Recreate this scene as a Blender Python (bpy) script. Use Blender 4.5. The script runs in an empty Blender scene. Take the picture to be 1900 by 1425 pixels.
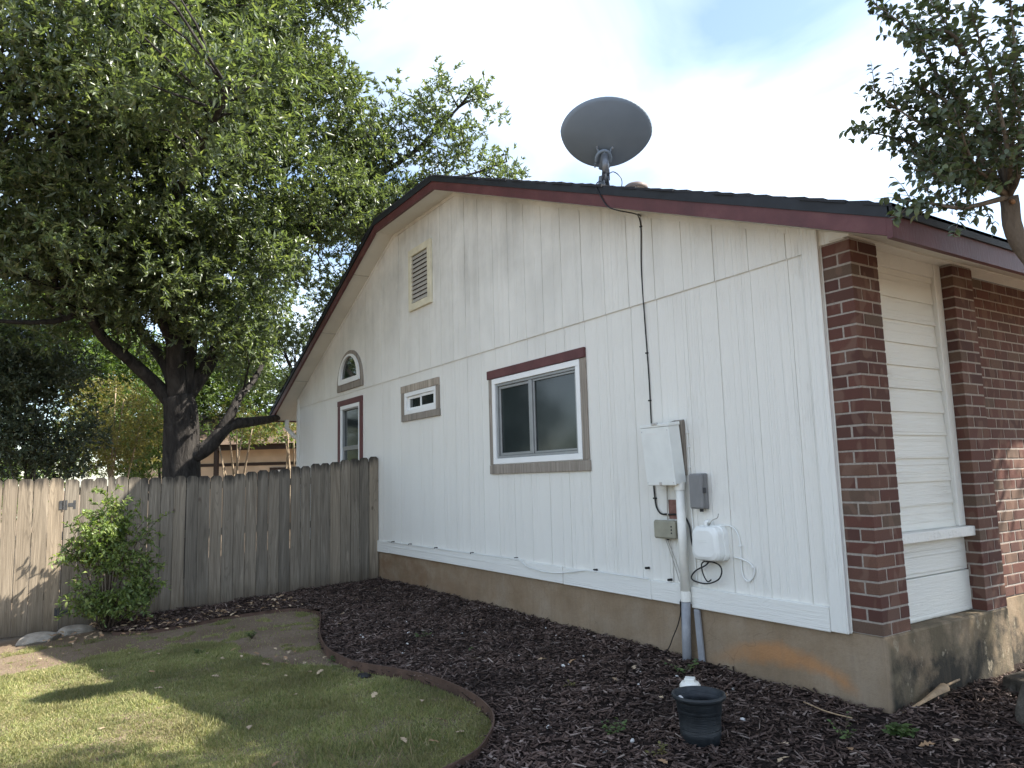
import bpy, math, random
import numpy as np
from mathutils import Vector, Matrix

rng = np.random.default_rng(7)
random.seed(7)
scene = bpy.context.scene
C = scene.collection

# ------------------------------------------------------------------ camera
YAW, PITCH, ROLL, FPX = -0.99234, 0.12583, -0.027295, 1364.1
cam = bpy.data.cameras.new('camera')
cam.sensor_width = 36.0
cam.lens = FPX / 1900.0 * 36.0
cam.clip_start, cam.clip_end = 0.05, 2000.0
camo = bpy.data.objects.new('camera', cam)
C.objects.link(camo)
f = Vector((math.sin(YAW) * math.cos(PITCH), math.cos(YAW) * math.cos(PITCH), math.sin(PITCH)))
r = Vector((math.cos(YAW), -math.sin(YAW), 0))
u = r.cross(f)
r2 = math.cos(ROLL) * r + math.sin(ROLL) * u
u2 = -math.sin(ROLL) * r + math.cos(ROLL) * u
M = Matrix((r2, u2, -f)).transposed().to_4x4()
M.translation = Vector((2.5995, -4.2776, 1.0025))
camo.matrix_world = M
scene.camera = camo

# ------------------------------------------------------------------ sky, sun, exposure
SUN = Vector((1.0, 1.5, 1.92)).normalized()          # towards the sun
world = bpy.data.worlds.new('World')
scene.world = world
world.use_nodes = True
nt = world.node_tree
nt.nodes.clear()
sky = nt.nodes.new('ShaderNodeTexSky')
sky.sky_type = 'NISHITA'
sky.sun_disc = False
sky.sun_elevation = math.asin(SUN.z)
sky.sun_rotation = math.atan2(SUN.x, SUN.y)
sky.air_density, sky.dust_density, sky.ozone_density = 1.0, 0.7, 1.6
tc = nt.nodes.new('ShaderNodeTexCoord')
mp = nt.nodes.new('ShaderNodeMapping')
mp.inputs['Scale'].default_value = (0.9, 1.5, 2.6)
mp.inputs['Rotation'].default_value = (0.35, 0.25, 0.6)
mp.inputs['Location'].default_value = (0.37, 0.21, 0.15)
no = nt.nodes.new('ShaderNodeTexNoise')
no.inputs['Scale'].default_value = 1.9
no.inputs['Detail'].default_value = 6
no.inputs['Roughness'].default_value = 0.5
no.inputs['Distortion'].default_value = 0.5
cr = nt.nodes.new('ShaderNodeValToRGB')
cr.color_ramp.elements[0].position = 0.41
cr.color_ramp.elements[0].color = (0.06, 0.06, 0.06, 1)
cr.color_ramp.elements[1].position = 0.80
cr.color_ramp.elements[1].color = (0.95, 0.95, 0.95, 1)
mx = nt.nodes.new('ShaderNodeMixRGB')
mx.inputs['Color2'].default_value = (6.2, 6.7, 7.3, 1)
bg = nt.nodes.new('ShaderNodeBackground')
bg.inputs['Strength'].default_value = 0.105
wo = nt.nodes.new('ShaderNodeOutputWorld')
nt.links.new(tc.outputs['Generated'], mp.inputs['Vector'])
nt.links.new(mp.outputs['Vector'], no.inputs['Vector'])
nt.links.new(no.outputs['Fac'], cr.inputs['Fac'])
nt.links.new(cr.outputs['Color'], mx.inputs['Fac'])
nt.links.new(sky.outputs['Color'], mx.inputs['Color1'])
nt.links.new(mx.outputs['Color'], bg.inputs['Color'])
nt.links.new(bg.outputs['Background'], wo.inputs['Surface'])

sl = bpy.data.lights.new('sun', 'SUN')
sl.energy = 4.9
sl.angle = math.radians(0.55)
sl.color = (1.0, 0.95, 0.86)
so = bpy.data.objects.new('sun', sl)
C.objects.link(so)
so.rotation_euler = SUN.to_track_quat('Z', 'Y').to_euler()
so.location = (20, 30, 35)

scene.view_settings.view_transform = 'Standard'
scene.view_settings.look = 'None'
scene.view_settings.gamma = 1.0
scene.view_settings.exposure = 1.58

# ------------------------------------------------------------------ helpers
def link(o, parent=None):
    C.objects.link(o)
    if parent is not None:
        o.parent = parent
    return o

def tag(o, label=None, cat=None, group=None, kind=None):
    if label: o['label'] = label
    if cat: o['category'] = cat
    if group: o['group'] = group
    if kind: o['kind'] = kind
    return o

def thing(name, label, cat, loc=(0, 0, 0), group=None, kind=None):
    o = bpy.data.objects.new(name, None)
    o.location = loc
    o.empty_display_size = 0.1
    link(o)
    return tag(o, label, cat, group, kind)

def mobj(name, verts, faces, mat, parent=None, smooth=False):
    me = bpy.data.meshes.new(name)
    me.from_pydata([tuple(v) for v in verts], [], [tuple(q) for q in faces])
    me.update()
    if smooth:
        me.polygons.foreach_set('use_smooth', [True] * len(me.polygons))
    if mat is not None:
        me.materials.append(mat)
    o = bpy.data.objects.new(name, me)
    if parent is not None:                       # geometry is given in world space
        o.location = -Vector(parent_origin(parent))
    return link(o, parent)

def parent_origin(p):
    v = Vector((0, 0, 0))
    while p is not None:
        v += p.location
        p = p.parent
    return v

def fast_mesh(name, verts, tris, mat):
    """verts (N,3) tris (M,3) numpy"""
    me = bpy.data.meshes.new(name)
    me.vertices.add(len(verts))
    me.vertices.foreach_set('co', np.ascontiguousarray(verts, dtype=np.float32).ravel())
    m, k = tris.shape
    me.loops.add(m * k)
    me.loops.foreach_set('vertex_index', np.ascontiguousarray(tris, dtype=np.int32).ravel())
    me.polygons.add(m)
    me.polygons.foreach_set('loop_start', np.arange(0, m * k, k, dtype=np.int32))
    try:
        me.polygons.foreach_set('loop_total', np.full(m, k, dtype=np.int32))
    except Exception:
        pass
    me.update(calc_edges=True)
    me.validate()
    me.materials.append(mat)
    return me

class MB:
    """collects simple shapes into one mesh"""
    def __init__(s): s.v, s.f = [], []
    def add(s, vs, fs):
        n = len(s.v)
        s.v += [tuple(v) for v in vs]
        s.f += [tuple(i + n for i in q) for q in fs]
        return s
    def box(s, a, b):
        (x0, y0, z0), (x1, y1, z1) = a, b
        x0, x1 = min(x0, x1), max(x0, x1); y0, y1 = min(y0, y1), max(y0, y1); z0, z1 = min(z0, z1), max(z0, z1)
        return s.add([(x0, y0, z0), (x1, y0, z0), (x1, y1, z0), (x0, y1, z0), (x0, y0, z1), (x1, y0, z1), (x1, y1, z1), (x0, y1, z1)],
                     [(0, 3, 2, 1), (4, 5, 6, 7), (0, 1, 5, 4), (1, 2, 6, 5), (2, 3, 7, 6), (3, 0, 4, 7)])
    def bevbox(s, a, b, e):
        """box with chamfered edges (all 12)"""
        (x0, y0, z0), (x1, y1, z1) = a, b
        x0, x1 = min(x0, x1), max(x0, x1); y0, y1 = min(y0, y1), max(y0, y1); z0, z1 = min(z0, z1), max(z0, z1)
        lo = np.array([x0, y0, z0]); hi = np.array([x1, y1, z1])
        idx = {}
        vs, fs = [], []
        for sx in (0, 1):
            for sy in (0, 1):
                for sz in (0, 1):
                    c = np.array([hi[0] if sx else lo[0], hi[1] if sy else lo[1], hi[2] if sz else lo[2]])
                    sg = np.array([-1 if sx else 1, -1 if sy else 1, -1 if sz else 1])
                    for ax in range(3):
                        d = sg * e
                        d[ax] = 0
                        idx[(sx, sy, sz, ax)] = len(vs)
                        vs.append(c + d)
        def g(sx, sy, sz, ax): return idx[(sx, sy, sz, ax)]
        for ax in range(3):
            o1, o2 = [i for i in range(3) if i != ax]
            for sd in (0, 1):
                q = []
                for (p1, p2) in ((0, 0), (1, 0), (1, 1), (0, 1)):
                    k = [0, 0, 0]; k[ax] = sd; k[o1] = p1; k[o2] = p2
                    q.append(g(*k, ax))
                fs.append(q)
        for ax in range(3):                       # edges along ax
            o1, o2 = [i for i in range(3) if i != ax]
            for p1 in (0, 1):
                for p2 in (0, 1):
                    k0 = [0, 0, 0]; k0[o1] = p1; k0[o2] = p2
                    k1 = list(k0); k1[ax] = 1
                    fs.append([g(*k0, o1), g(*k1, o1), g(*k1, o2), g(*k0, o2)])
        for sx in (0, 1):
            for sy in (0, 1):
                for sz in (0, 1):
                    fs.append([g(sx, sy, sz, 0), g(sx, sy, sz, 1), g(sx, sy, sz, 2)])
        n0 = len(s.v)
        s.add(vs, fs)
        return s
    def prism_xz(s, poly, y0, y1):
        n = len(poly)
        vs = [(x, y0, z) for x, z in poly] + [(x, y1, z) for x, z in poly]
        fs = [tuple(range(n)), tuple(range(2 * n - 1, n - 1, -1))]
        fs += [(i, i + n, (i + 1) % n + n, (i + 1) % n) for i in range(n)]
        return s.add(vs, fs)
    def prism_yz(s, poly, x0, x1):
        n = len(poly)
        vs = [(x0, y, z) for y, z in poly] + [(x1, y, z) for y, z in poly]
        fs = [tuple(range(n)), tuple(range(2 * n - 1, n - 1, -1))]
        fs += [(i, i + n, (i + 1) % n + n, (i + 1) % n) for i in range(n)]
        return s.add(vs, fs)
    def tube(s, pts, rad, n=8, caps=True):
        pts = [Vector(p) for p in pts]
        rads = rad if hasattr(rad, '__len__') else [rad] * len(pts)
        n0 = len(s.v)
        prev = None
        for i, p in enumerate(pts):
            t = (pts[min(i + 1, len(pts) - 1)] - pts[max(i - 1, 0)])
            if t.length < 1e-9: t = Vector((0, 0, 1))
            t.normalize()
            if prev is None:
                a = Vector((1, 0, 0)) if abs(t.x) < 0.8 else Vector((0, 1, 0))
                a = (a - t * a.dot(t)).normalized()
            else:
                a = (prev - t * prev.dot(t))
                a = a.normalized() if a.length > 1e-6 else t.orthogonal().normalized()
            prev = a
            b = t.cross(a)
            for k in range(n):
                w = 2 * math.pi * k / n
                s.v.append(tuple(p + (a * math.cos(w) + b * math.sin(w)) * rads[i]))
        for i in range(len(pts) - 1):
            for k in range(n):
                k2 = (k + 1) % n
                s.f.append((n0 + i * n + k, n0 + i * n + k2, n0 + (i + 1) * n + k2, n0 + (i + 1) * n + k))
        if caps:
            s.f.append(tuple(n0 + k for k in range(n - 1, -1, -1)))
            e = n0 + (len(pts) - 1) * n
            s.f.append(tuple(e + k for k in range(n)))
        return s
    def lathe(s, prof, c=(0, 0, 0), n=32):
        n0 = len(s.v)
        for (rr, z) in prof:
            for k in range(n):
                w = 2 * math.pi * k / n
                s.v.append((c[0] + rr * math.cos(w), c[1] + rr * math.sin(w), c[2] + z))
        for i in range(len(prof) - 1):
            for k in range(n):
                k2 = (k + 1) % n
                s.f.append((n0 + i * n + k, n0 + i * n + k2, n0 + (i + 1) * n + k2, n0 + (i + 1) * n + k))
        return s
    def build(s, name, mat, parent=None, smooth=False):
        o = mobj(name, s.v, s.f, mat, parent, smooth)
        fix_normals(o.data)
        return o

import bmesh
def fix_normals(me):
    bm = bmesh.new()
    bm.from_mesh(me)
    bmesh.ops.recalc_face_normals(bm, faces=bm.faces)
    bm.to_mesh(me)
    bm.free()

def smooth_curve(pts, n=6):
    """Catmull-Rom through points"""
    P = [Vector(p) for p in pts]
    P = [P[0] * 2 - P[1]] + P + [P[-1] * 2 - P[-2]]
    out = []
    for i in range(1, len(P) - 2):
        for k in range(n):
            t = k / n
            a, b, c, d = P[i - 1], P[i], P[i + 1], P[i + 2]
            out.append(0.5 * ((2 * b) + (c - a) * t + (2 * a - 5 * b + 4 * c - d) * t * t + (3 * b - a - 3 * c + d) * t ** 3))
    out.append(P[-2])
    return out

# ------------------------------------------------------------------ materials
class NT:
    def __init__(s, name):
        s.m = bpy.data.materials.new(name)
        s.m.use_nodes = True
        s.t = s.m.node_tree
        s.t.nodes.clear()
        s.out = s.n('ShaderNodeOutputMaterial')
        s.b = s.n('ShaderNodeBsdfPrincipled')
        s.l(s.b.outputs[0], s.out.inputs['Surface'])
    def n(s, k, **kw):
        nd = s.t.nodes.new(k)
        for a, v in kw.items(): setattr(nd, a, v)
        return nd
    def l(s, a, b): s.t.links.new(a, b)
    def pos(s, scale=(1, 1, 1), loc=(0, 0, 0), src='world'):
        m = s.n('ShaderNodeMapping')
        m.inputs['Scale'].default_value = scale
        m.inputs['Location'].default_value = loc
        if src == 'world':
            s.l(s.n('ShaderNodeNewGeometry').outputs['Position'], m.inputs['Vector'])
        else:
            s.l(s.n('ShaderNodeTexCoord').outputs['Object'], m.inputs['Vector'])
        return m.outputs['Vector']
    def noise(s, vec, scale, detail=4, rough=0.55, dist=0.0):
        k = s.n('ShaderNodeTexNoise')
        k.inputs['Scale'].default_value = scale
        k.inputs['Detail'].default_value = detail
        k.inputs['Roughness'].default_value = rough
        k.inputs['Distortion'].default_value = dist
        s.l(vec, k.inputs['Vector'])
        return k.outputs['Fac']
    def ramp(s, fac, stops):
        k = s.n('ShaderNodeValToRGB')
        el = k.color_ramp.elements
        while len(el) < len(stops): el.new(0.5)
        for e, (p, c) in zip(el, stops):
            e.position = p
            e.color = (c, c, c, 1) if not hasattr(c, '__len__') else (*c, 1)
        s.l(fac, k.inputs['Fac'])
        return k.outputs['Color']
    def mix(s, fac, a, b, mode='MIX'):
        k = s.n('ShaderNodeMixRGB', blend_type=mode)
        for v, i in ((fac, 'Fac'), (a, 'Color1'), (b, 'Color2')):
            if hasattr(v, 'links'): s.l(v, k.inputs[i])
            elif hasattr(v, '__len__'): k.inputs[i].default_value = (*v, 1)
            else: k.inputs[i].default_value = v
        return k.outputs['Color']
    def math(s, op, a, b=0.0, clamp=False):
        k = s.n('ShaderNodeMath', operation=op, use_clamp=clamp)
        for v, i in ((a, 0), (b, 1)):
            if hasattr(v, 'links'): s.l(v, k.inputs[i])
            else: k.inputs[i].default_value = v
        return k.outputs[0]
    def sep(s, vec):
        k = s.n('ShaderNodeSeparateXYZ'); s.l(vec, k.inputs[0]); return k.outputs
    def bump(s, h, dist=0.01, strength=1.0, prev=None):
        k = s.n('ShaderNodeBump')
        k.inputs['Distance'].default_value = dist
        k.inputs['Strength'].default_value = strength
        s.l(h, k.inputs['Height'])
        if prev is not None: s.l(prev, k.inputs['Normal'])
        s.l(k.outputs['Normal'], s.b.inputs['Normal'])
        return k.outputs['Normal']
    def col(s, c):
        if hasattr(c, 'links'): s.l(c, s.b.inputs['Base Color'])
        else: s.b.inputs['Base Color'].default_value = (*c, 1)
    def rough(s, v, spec=0.5, metal=0.0):
        if hasattr(v, 'links'): s.l(v, s.b.inputs['Roughness'])
        else: s.b.inputs['Roughness'].default_value = v
        s.b.inputs['Specular IOR Level'].default_value = spec
        s.b.inputs['Metallic'].default_value = metal
    def rand(s): return s.n('ShaderNodeObjectInfo').outputs['Random']
    def island(s): return s.n('ShaderNodeNewGeometry').outputs['Random Per Island']

def simple(name, c, rough=0.6, spec=0.4, metal=0.0, var=0.12, scale=12.0, bump=0.0):
    k = NT(name)
    v = k.pos()
    n = k.noise(v, scale, 5)
    lo = tuple(x * (1 - var) for x in c); hi = tuple(min(1, x * (1 + var)) for x in c)
    k.col(k.ramp(n, [(0.3, lo), (0.7, hi)]))
    k.rough(rough, spec, metal)
    if bump: k.bump(k.noise(v, scale * 8, 4), bump)
    return k.m

MAT = {}
def painted_siding(name, base, axis='z', dirt=0.55):
    k = NT(name)
    def st_(q): return (q if axis == 'x' else 1, q if axis == 'y' else 1, q if axis == 'z' else 1)
    st = st_(0.07)
    v = k.pos(st)
    w = k.pos((1, 1, 1))
    blot = k.noise(w, 1.1, 6, 0.62)
    streak = k.noise(k.pos(st_(0.12)), 5.0, 6, 0.6)
    z = k.sep(w)[2]
    hi = k.ramp(k.math('MULTIPLY', z, 0.2), [(0.40, 0.02), (0.78, 1.0)])      # mildew towards the top of the gable
    d = k.math('MULTIPLY', k.math('MULTIPLY', k.ramp(k.math('MULTIPLY', blot, k.math('ADD', streak, 0.5)), [(0.34, 0.0), (0.66, 1.0)]), hi), dirt)
    rnd = k.mix(k.rand(), tuple(b * 0.965 for b in base), base)
    c = k.mix(d, rnd, tuple(x * q for x, q in zip(base, (0.42, 0.42, 0.41))))
    fl = k.ramp(k.noise(w, 38, 3, 0.7), [(0.66, 0.0), (0.74, 0.25)])
    c = k.mix(fl, c, tuple(x * 0.72 for x in base))
    k.col(c)
    k.rough(0.55, 0.3)
    g1 = k.noise(v, 75, 5, 0.65)                       # rough-sawn grain
    g2 = k.noise(k.pos(st_(0.16)), 10, 2, 0.4, 1.6)
    rings = k.n('ShaderNodeMath', operation='SINE')
    k.l(k.math('MULTIPLY', g2, 95.0), rings.inputs[0])
    patch = k.ramp(k.noise(w, 3.1, 2), [(0.50, 0.0), (0.62, 1.0)])
    h = k.math('ADD', g1, k.math('MULTIPLY', k.math('MULTIPLY', rings.outputs[0], patch), 0.10))
    ln1 = k.ramp(k.noise(k.pos(st_(0.006)), 21, 3, 0.6), [(0.52, 0.0), (0.60, 1.0)])
    h = k.math('ADD', h, k.math('MULTIPLY', ln1, 0.55))
    pp = k.noise(w, 240, 3)
    h = k.math('ADD', h, k.math('MULTIPLY', pp, 0.5))
    k.bump(h, 0.0065, 0.9)
    return k.m
MAT['siding'] = painted_siding('painted_siding', (0.82, 0.81, 0.755))
MAT['lap'] = painted_siding('painted_lap_siding', (0.78, 0.775, 0.715), 'y', 0.5)
MAT['trim'] = painted_siding('painted_trim', (0.82, 0.815, 0.765), 'z', 0.4)
MAT['htrim'] = painted_siding('painted_skirt_trim', (0.82, 0.815, 0.765), 'x', 0.35)
MAT['soffit'] = simple('painted_soffit', (0.66, 0.65, 0.59), 0.6, 0.3, 0, 0.06, 3)
MAT['cream'] = simple('cream_paint', (0.66, 0.62, 0.47), 0.6, 0.3, 0, 0.1, 9)
MAT['vinyl'] = simple('white_vinyl', (0.82, 0.83, 0.82), 0.35, 0.5, 0, 0.03, 4)
MAT['alu'] = simple('grey_aluminium', (0.30, 0.31, 0.31), 0.4, 0.5, 0.4, 0.08, 9)
MAT['slat'] = simple('vent_slat_grey', (0.40, 0.38, 0.34), 0.6, 0.3, 0, 0.2, 20)
MAT['black'] = simple('black_rubber', (0.012, 0.012, 0.013), 0.5, 0.4, 0, 0.2, 10)
MAT['cablewhite'] = simple('white_cable', (0.76, 0.77, 0.74), 0.5, 0.4, 0, 0.05, 10)
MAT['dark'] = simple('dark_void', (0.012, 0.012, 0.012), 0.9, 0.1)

def red_trim():
    k = NT('red_trim_paint')
    v = k.pos()
    n = k.noise(v, 5, 6, 0.6)
    k.col(k.ramp(n, [(0.3, (0.085, 0.030, 0.031)), (0.55, (0.115, 0.040, 0.041)), (0.75, (0.15, 0.062, 0.058))]))
    k.rough(0.5, 0.35)
    k.bump(k.noise(k.pos((1, 1, .3)), 60, 4), 0.002)
    return k.m
MAT['red'] = red_trim()

def glass(name, c, rough, spec=0.6):
    k = NT(name)
    k.col(k.ramp(k.noise(k.pos(), 2.3, 3), [(0.35, tuple(x * 0.85 for x in c)), (0.65, tuple(x * 1.15 for x in c))]))
    k.rough(rough, spec)
    b = k.bump(k.noise(k.pos(), 3.0, 2), 0.006, 0.15)
    return k.m
MAT['screen_glass'] = glass('screened_glass', (0.026, 0.034, 0.034), 0.10, 0.4)
MAT['glass'] = glass('window_glass', (0.02, 0.026, 0.024), 0.03, 0.9)

def brick_mat():
    k = NT('fired_brick')
    v = k.pos()
    ri = k.rand()
    c = k.ramp(ri, [(0.0, (0.102, 0.044, 0.033)), (0.25, (0.138, 0.058, 0.042)), (0.5, (0.078, 0.037, 0.029)), (0.68, (0.115, 0.056, 0.042)), (0.84, (0.165, 0.086, 0.058)), (0.95, (0.125, 0.088, 0.062))])
    sp = k.noise(v, 130, 4, 0.7)
    c = k.mix(k.ramp(sp, [(0.35, 0.0), (0.75, 0.65)]), c, (0.075, 0.038, 0.034))
    flash = k.ramp(k.noise(k.pos((1.0, 1.0, .5)), 9, 1), [(0.54, 0.0), (0.58, 0.45)])
    c = k.mix(flash, c, (0.19, 0.12, 0.088))
    k.col(c)
    k.rough(0.85, 0.25)
    k.bump(k.noise(v, 170, 5, 0.7), 0.003, 0.9)
    return k.m
MAT['brick'] = brick_mat()
MAT['mortar'] = simple('mortar', (0.35, 0.31, 0.27), 0.9, 0.2, 0, 0.2, 60, 0.004)

def concrete():
    k = NT('stained_concrete')
    v = k.pos()
    x, y, z = k.sep(v)
    n = k.noise(v, 2.2, 8, 0.62)
    c = k.ramp(n, [(0.3, (0.235, 0.165, 0.102)), (0.5, (0.30, 0.225, 0.150)), (0.7, (0.345, 0.275, 0.20))])
    c = k.mix(k.ramp(k.noise(v, 45, 5, 0.7), [(0.45, 0.0), (0.8, 0.35)]), c, (0.19, 0.14, 0.10))
    # rusty splash mark near the corner, arching over the mulch
    arch = k.math('SUBTRACT', z, k.math('SUBTRACT', -0.225, k.math('MULTIPLY', k.math('POWER', k.math('ADD', x, 0.75), 2.0), 0.42)))
    nz = k.math('ADD', k.math('ABSOLUTE', arch), k.math('MULTIPLY', k.math('SUBTRACT', n, 0.5), 0.22))
    sx = k.math('MULTIPLY', k.ramp(k.math('ADD', k.math('MULTIPLY', x, 0.5), 1.0), [(0.28, 0.0), (0.55, 1.0)]), k.ramp(k.math('ADD', x, 1.0), [(0.72, 1.0), (0.84, 0.0)]))
    stain = k.math('MULTIPLY', k.math('MULTIPLY', k.ramp(nz, [(0.02, 1.0), (0.085, 0.0)]), sx), 0.78)
    c = k.mix(stain, c, (0.45, 0.225, 0.095))
    # algae and mildew on the front return
    fr = k.ramp(y, [(0.0, 0.0), (0.06, 1.0)])
    fr2 = k.math('MULTIPLY', fr, k.ramp(k.noise(v, 3.0, 7, 0.65), [(0.38, 0.15), (0.55, 0.9)]))
    c = k.mix(fr2, c, (0.115, 0.095, 0.062))
    dk = k.math('MULTIPLY', fr, k.ramp(k.math('ADD', k.noise(k.pos((1, 1, 1), (3, 1, 2)), 2.6, 6, 0.6), k.math('MULTIPLY', z, -0.35)), [(0.56, 0.0), (0.66, 0.9)]))
    c = k.mix(dk, c, (0.035, 0.033, 0.027))
    pl = k.math('MULTIPLY', fr, k.ramp(k.noise(k.pos((1, 1, .7), (7, 4, 2)), 7, 8, 0.7), [(0.585, 0.0), (0.62, 0.75)]))
    c = k.mix(pl, c, (0.33, 0.28, 0.20))
    # old red clay splash towards the fence
    fl = k.math('MULTIPLY', k.ramp(k.math('MULTIPLY', x, -0.125), [(0.42, 0.0), (0.85, 1.0)]), k.ramp(k.noise(k.pos((1, 1, 2)), 2.5, 6), [(0.4, 0.0), (0.62, 0.7)]))
    c = k.mix(fl, c, (0.20, 0.115, 0.062))
    splash = k.ramp(k.math('ADD', z, k.math('MULTIPLY', k.math('SUBTRACT', k.noise(v, 6, 6, 0.7), 0.5), 0.35)), [(0.0, 0.0), (1.0, 0.0)])
    lowz = k.ramp(k.math('ADD', k.math('MULTIPLY', k.math('ADD', z, 0.46), -2.2), k.math('MULTIPLY', k.math('SUBTRACT', k.noise(v, 7, 7, 0.72), 0.5), 1.5)), [(0.0, 0.0), (0.28, 0.75)])
    c = k.mix(lowz, c, (0.115, 0.082, 0.056))
    vor = k.n('ShaderNodeTexVoronoi', feature='DISTANCE_TO_EDGE'); vor.inputs['Scale'].default_value = 0.9
    wv = k.n('ShaderNodeVectorMath', operation='ADD')
    nzv = k.n('ShaderNodeTexNoise'); nzv.inputs['Scale'].default_value = 5.0; k.l(v, nzv.inputs['Vector'])
    sc_ = k.n('ShaderNodeVectorMath', operation='SCALE'); sc_.inputs['Scale'].default_value = 0.25
    k.l(nzv.outputs['Color'], sc_.inputs[0]); k.l(v, wv.inputs[0]); k.l(sc_.outputs[0], wv.inputs[1]); k.l(wv.outputs[0], vor.inputs['Vector'])
    c = k.mix(k.ramp(vor.outputs['Distance'], [(0.0, 0.28), (0.0025, 0.0)]), c, (0.09, 0.065, 0.045))
    streaks = k.ramp(k.noise(k.pos((1, 1, 0.08)), 11, 5, 0.7), [(0.5, 0.0), (0.75, 0.45)])
    c = k.mix(streaks, c, (0.20, 0.15, 0.105))
    k.col(c)
    k.rough(0.88, 0.2)
    k.bump(k.math('ADD', k.noise(v, 90, 5, 0.7), k.math('MULTIPLY', k.noise(v, 9, 5), 2.0)), 0.006, 0.8)
    return k.m
MAT['concrete'] = concrete()

def shingle_mat():
    k = NT('asphalt_shingle')
    v = k.pos()
    k.col(k.ramp(k.noise(v, 200, 3, 0.8), [(0.3, (0.018, 0.02, 0.024)), (0.7, (0.055, 0.058, 0.065))]))
    k.rough(0.9, 0.2)
    k.bump(k.noise(v, 260, 3), 0.003)
    return k.m
MAT['shingle'] = shingle_mat()
MAT['drip'] = simple('dark_drip_edge', (0.022, 0.025, 0.030), 0.6, 0.3, 0, 0.2, 8)

def weathered(name, tint=(1, 1, 1), dark_top=True):
    k = NT(name)
    v = k.pos((1, 1, 0.05), src='world')
    off = k.n('ShaderNodeVectorMath', operation='ADD')
    comb = k.n('ShaderNodeCombineXYZ')
    ri = k.rand()
    k.l(k.math('MULTIPLY', ri, 37.0), comb.inputs[0]); k.l(k.math('MULTIPLY', ri, 11.0), comb.inputs[2])
    k.l(v, off.inputs[0]); k.l(comb.outputs[0], off.inputs[1])
    vv = off.outputs[0]
    g = k.noise(vv, 22, 6, 0.65, 0.8)
    T = lambda c: tuple(a * b for a, b in zip(c, tint))
    c = k.ramp(g, [(0.25, T((0.085, 0.077, 0.066))), (0.42, T((0.175, 0.160, 0.138))), (0.58, T((0.225, 0.207, 0.18))), (0.78, T((0.34, 0.315, 0.275)))])
    tone = k.ramp(ri, [(0.0, (0.74, 0.74, 0.74)), (0.5, (1.0, 0.98, 0.95)), (1.0, (1.22, 1.16, 1.08))])
    c = k.mix(1.0, c, tone, 'MULTIPLY')
    # cathedral figure and knots
    rg = k.n('ShaderNodeMath', operation='SINE')
    k.l(k.math('MULTIPLY', k.noise(vv, 5.5, 2, 0.4, 1.2), 130.0), rg.inputs[0])
    c = k.mix(k.ramp(rg.outputs[0], [(0.55, 0.0), (0.9, 0.28)]), c, T((0.075, 0.065, 0.055)))
    kn = k.n('ShaderNodeTexVoronoi'); kn.inputs['Scale'].default_value = 4.2
    k.l(k.pos((1, 1, 0.55)), kn.inputs['Vector'])
    c = k.mix(k.ramp(kn.outputs['Distance'], [(0.045, 0.75), (0.085, 0.0)]), c, T((0.09, 0.07, 0.055)))
    if dark_top:
        tz = k.n('ShaderNodeTexCoord').outputs['Generated']
        gz_ = k.sep(tz)[2]
        dn = k.noise(k.pos((1, 1, 0.12)), 26, 4, 0.6)
        top = k.ramp(k.math('ADD', gz_, k.math('MULTIPLY', k.math('SUBTRACT', dn, 0.5), 0.22)), [(0.93, 0.0), (1.0, 0.85)])
        c = k.mix(top, c, (0.028, 0.026, 0.024))
        bot = k.ramp(k.math('ADD', gz_, k.math('MULTIPLY', k.math('SUBTRACT', dn, 0.5), 0.18)), [(0.0, 0.6), (0.15, 0.0)])
        c = k.mix(bot, c, (0.07, 0.052, 0.032))
    k.col(c)
    k.rough(0.88, 0.2)
    k.bump(k.math('ADD', g, k.math('MULTIPLY', rg.outputs[0], 0.12)), 0.004, 0.9)
    return k.m
MAT['picket'] = weathered('weathered_picket', (1.04, 1.0, 0.94))
MAT['gatewood'] = weathered('weathered_gate', (1.16, 1.06, 0.94))
MAT['barewood'] = weathered('bare_grey_trim_wood', (1.75, 1.7, 1.68), False)
MAT['oldred'] = simple('old_red_board', (0.20, 0.11, 0.09), 0.8, 0.2, 0, 0.3, 30)

def leaf_mat(name, stops, transl=0.35, rough=0.42, spec=0.45):
    k = NT(name)
    c = k.ramp(k.island(), stops)
    n = k.ramp(k.noise(k.pos(), 1.5, 4), [(0.3, 0.68), (0.7, 1.32)])
    c = k.mix(1.0, c, n, 'MULTIPLY')
    k.col(c)
    k.rough(rough, spec)
    tr = k.n('ShaderNodeBsdfTranslucent')
    k.l(k.mix(1.0, c, (1.5, 1.6, 0.7), 'MULTIPLY'), tr.inputs['Color'])
    ms = k.n('ShaderNodeMixShader')
    ms.inputs[0].default_value = transl
    k.l(k.b.outputs[0], ms.inputs[1]); k.l(tr.outputs[0], ms.inputs[2])
    k.l(ms.outputs[0], k.out.inputs['Surface'])
    return k.m
MAT['oakleaf'] = leaf_mat('oak_leaf', [(0.0, (0.075, 0.100, 0.054)), (0.5, (0.108, 0.140, 0.070)), (0.85, (0.140, 0.172, 0.082)), (1.0, (0.20, 0.225, 0.10))], 0.4, 0.38, 0.75)
MAT['myrtleleaf'] = leaf_mat('myrtle_leaf', [(0.0, (0.068, 0.090, 0.056)), (0.6, (0.09, 0.118, 0.068)), (1.0, (0.14, 0.175, 0.075))], 0.22)
MAT['nandina'] = leaf_mat('nandina_leaf', [(0.0, (0.095, 0.135, 0.05)), (0.6, (0.16, 0.215, 0.075)), (1.0, (0.28, 0.33, 0.11))], 0.4)
MAT['evergreen'] = leaf_mat('evergreen_leaf', [(0.0, (0.045, 0.060, 0.036)), (0.7, (0.070, 0.090, 0.050)), (1.0, (0.10, 0.11, 0.06))], 0.15)
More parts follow.
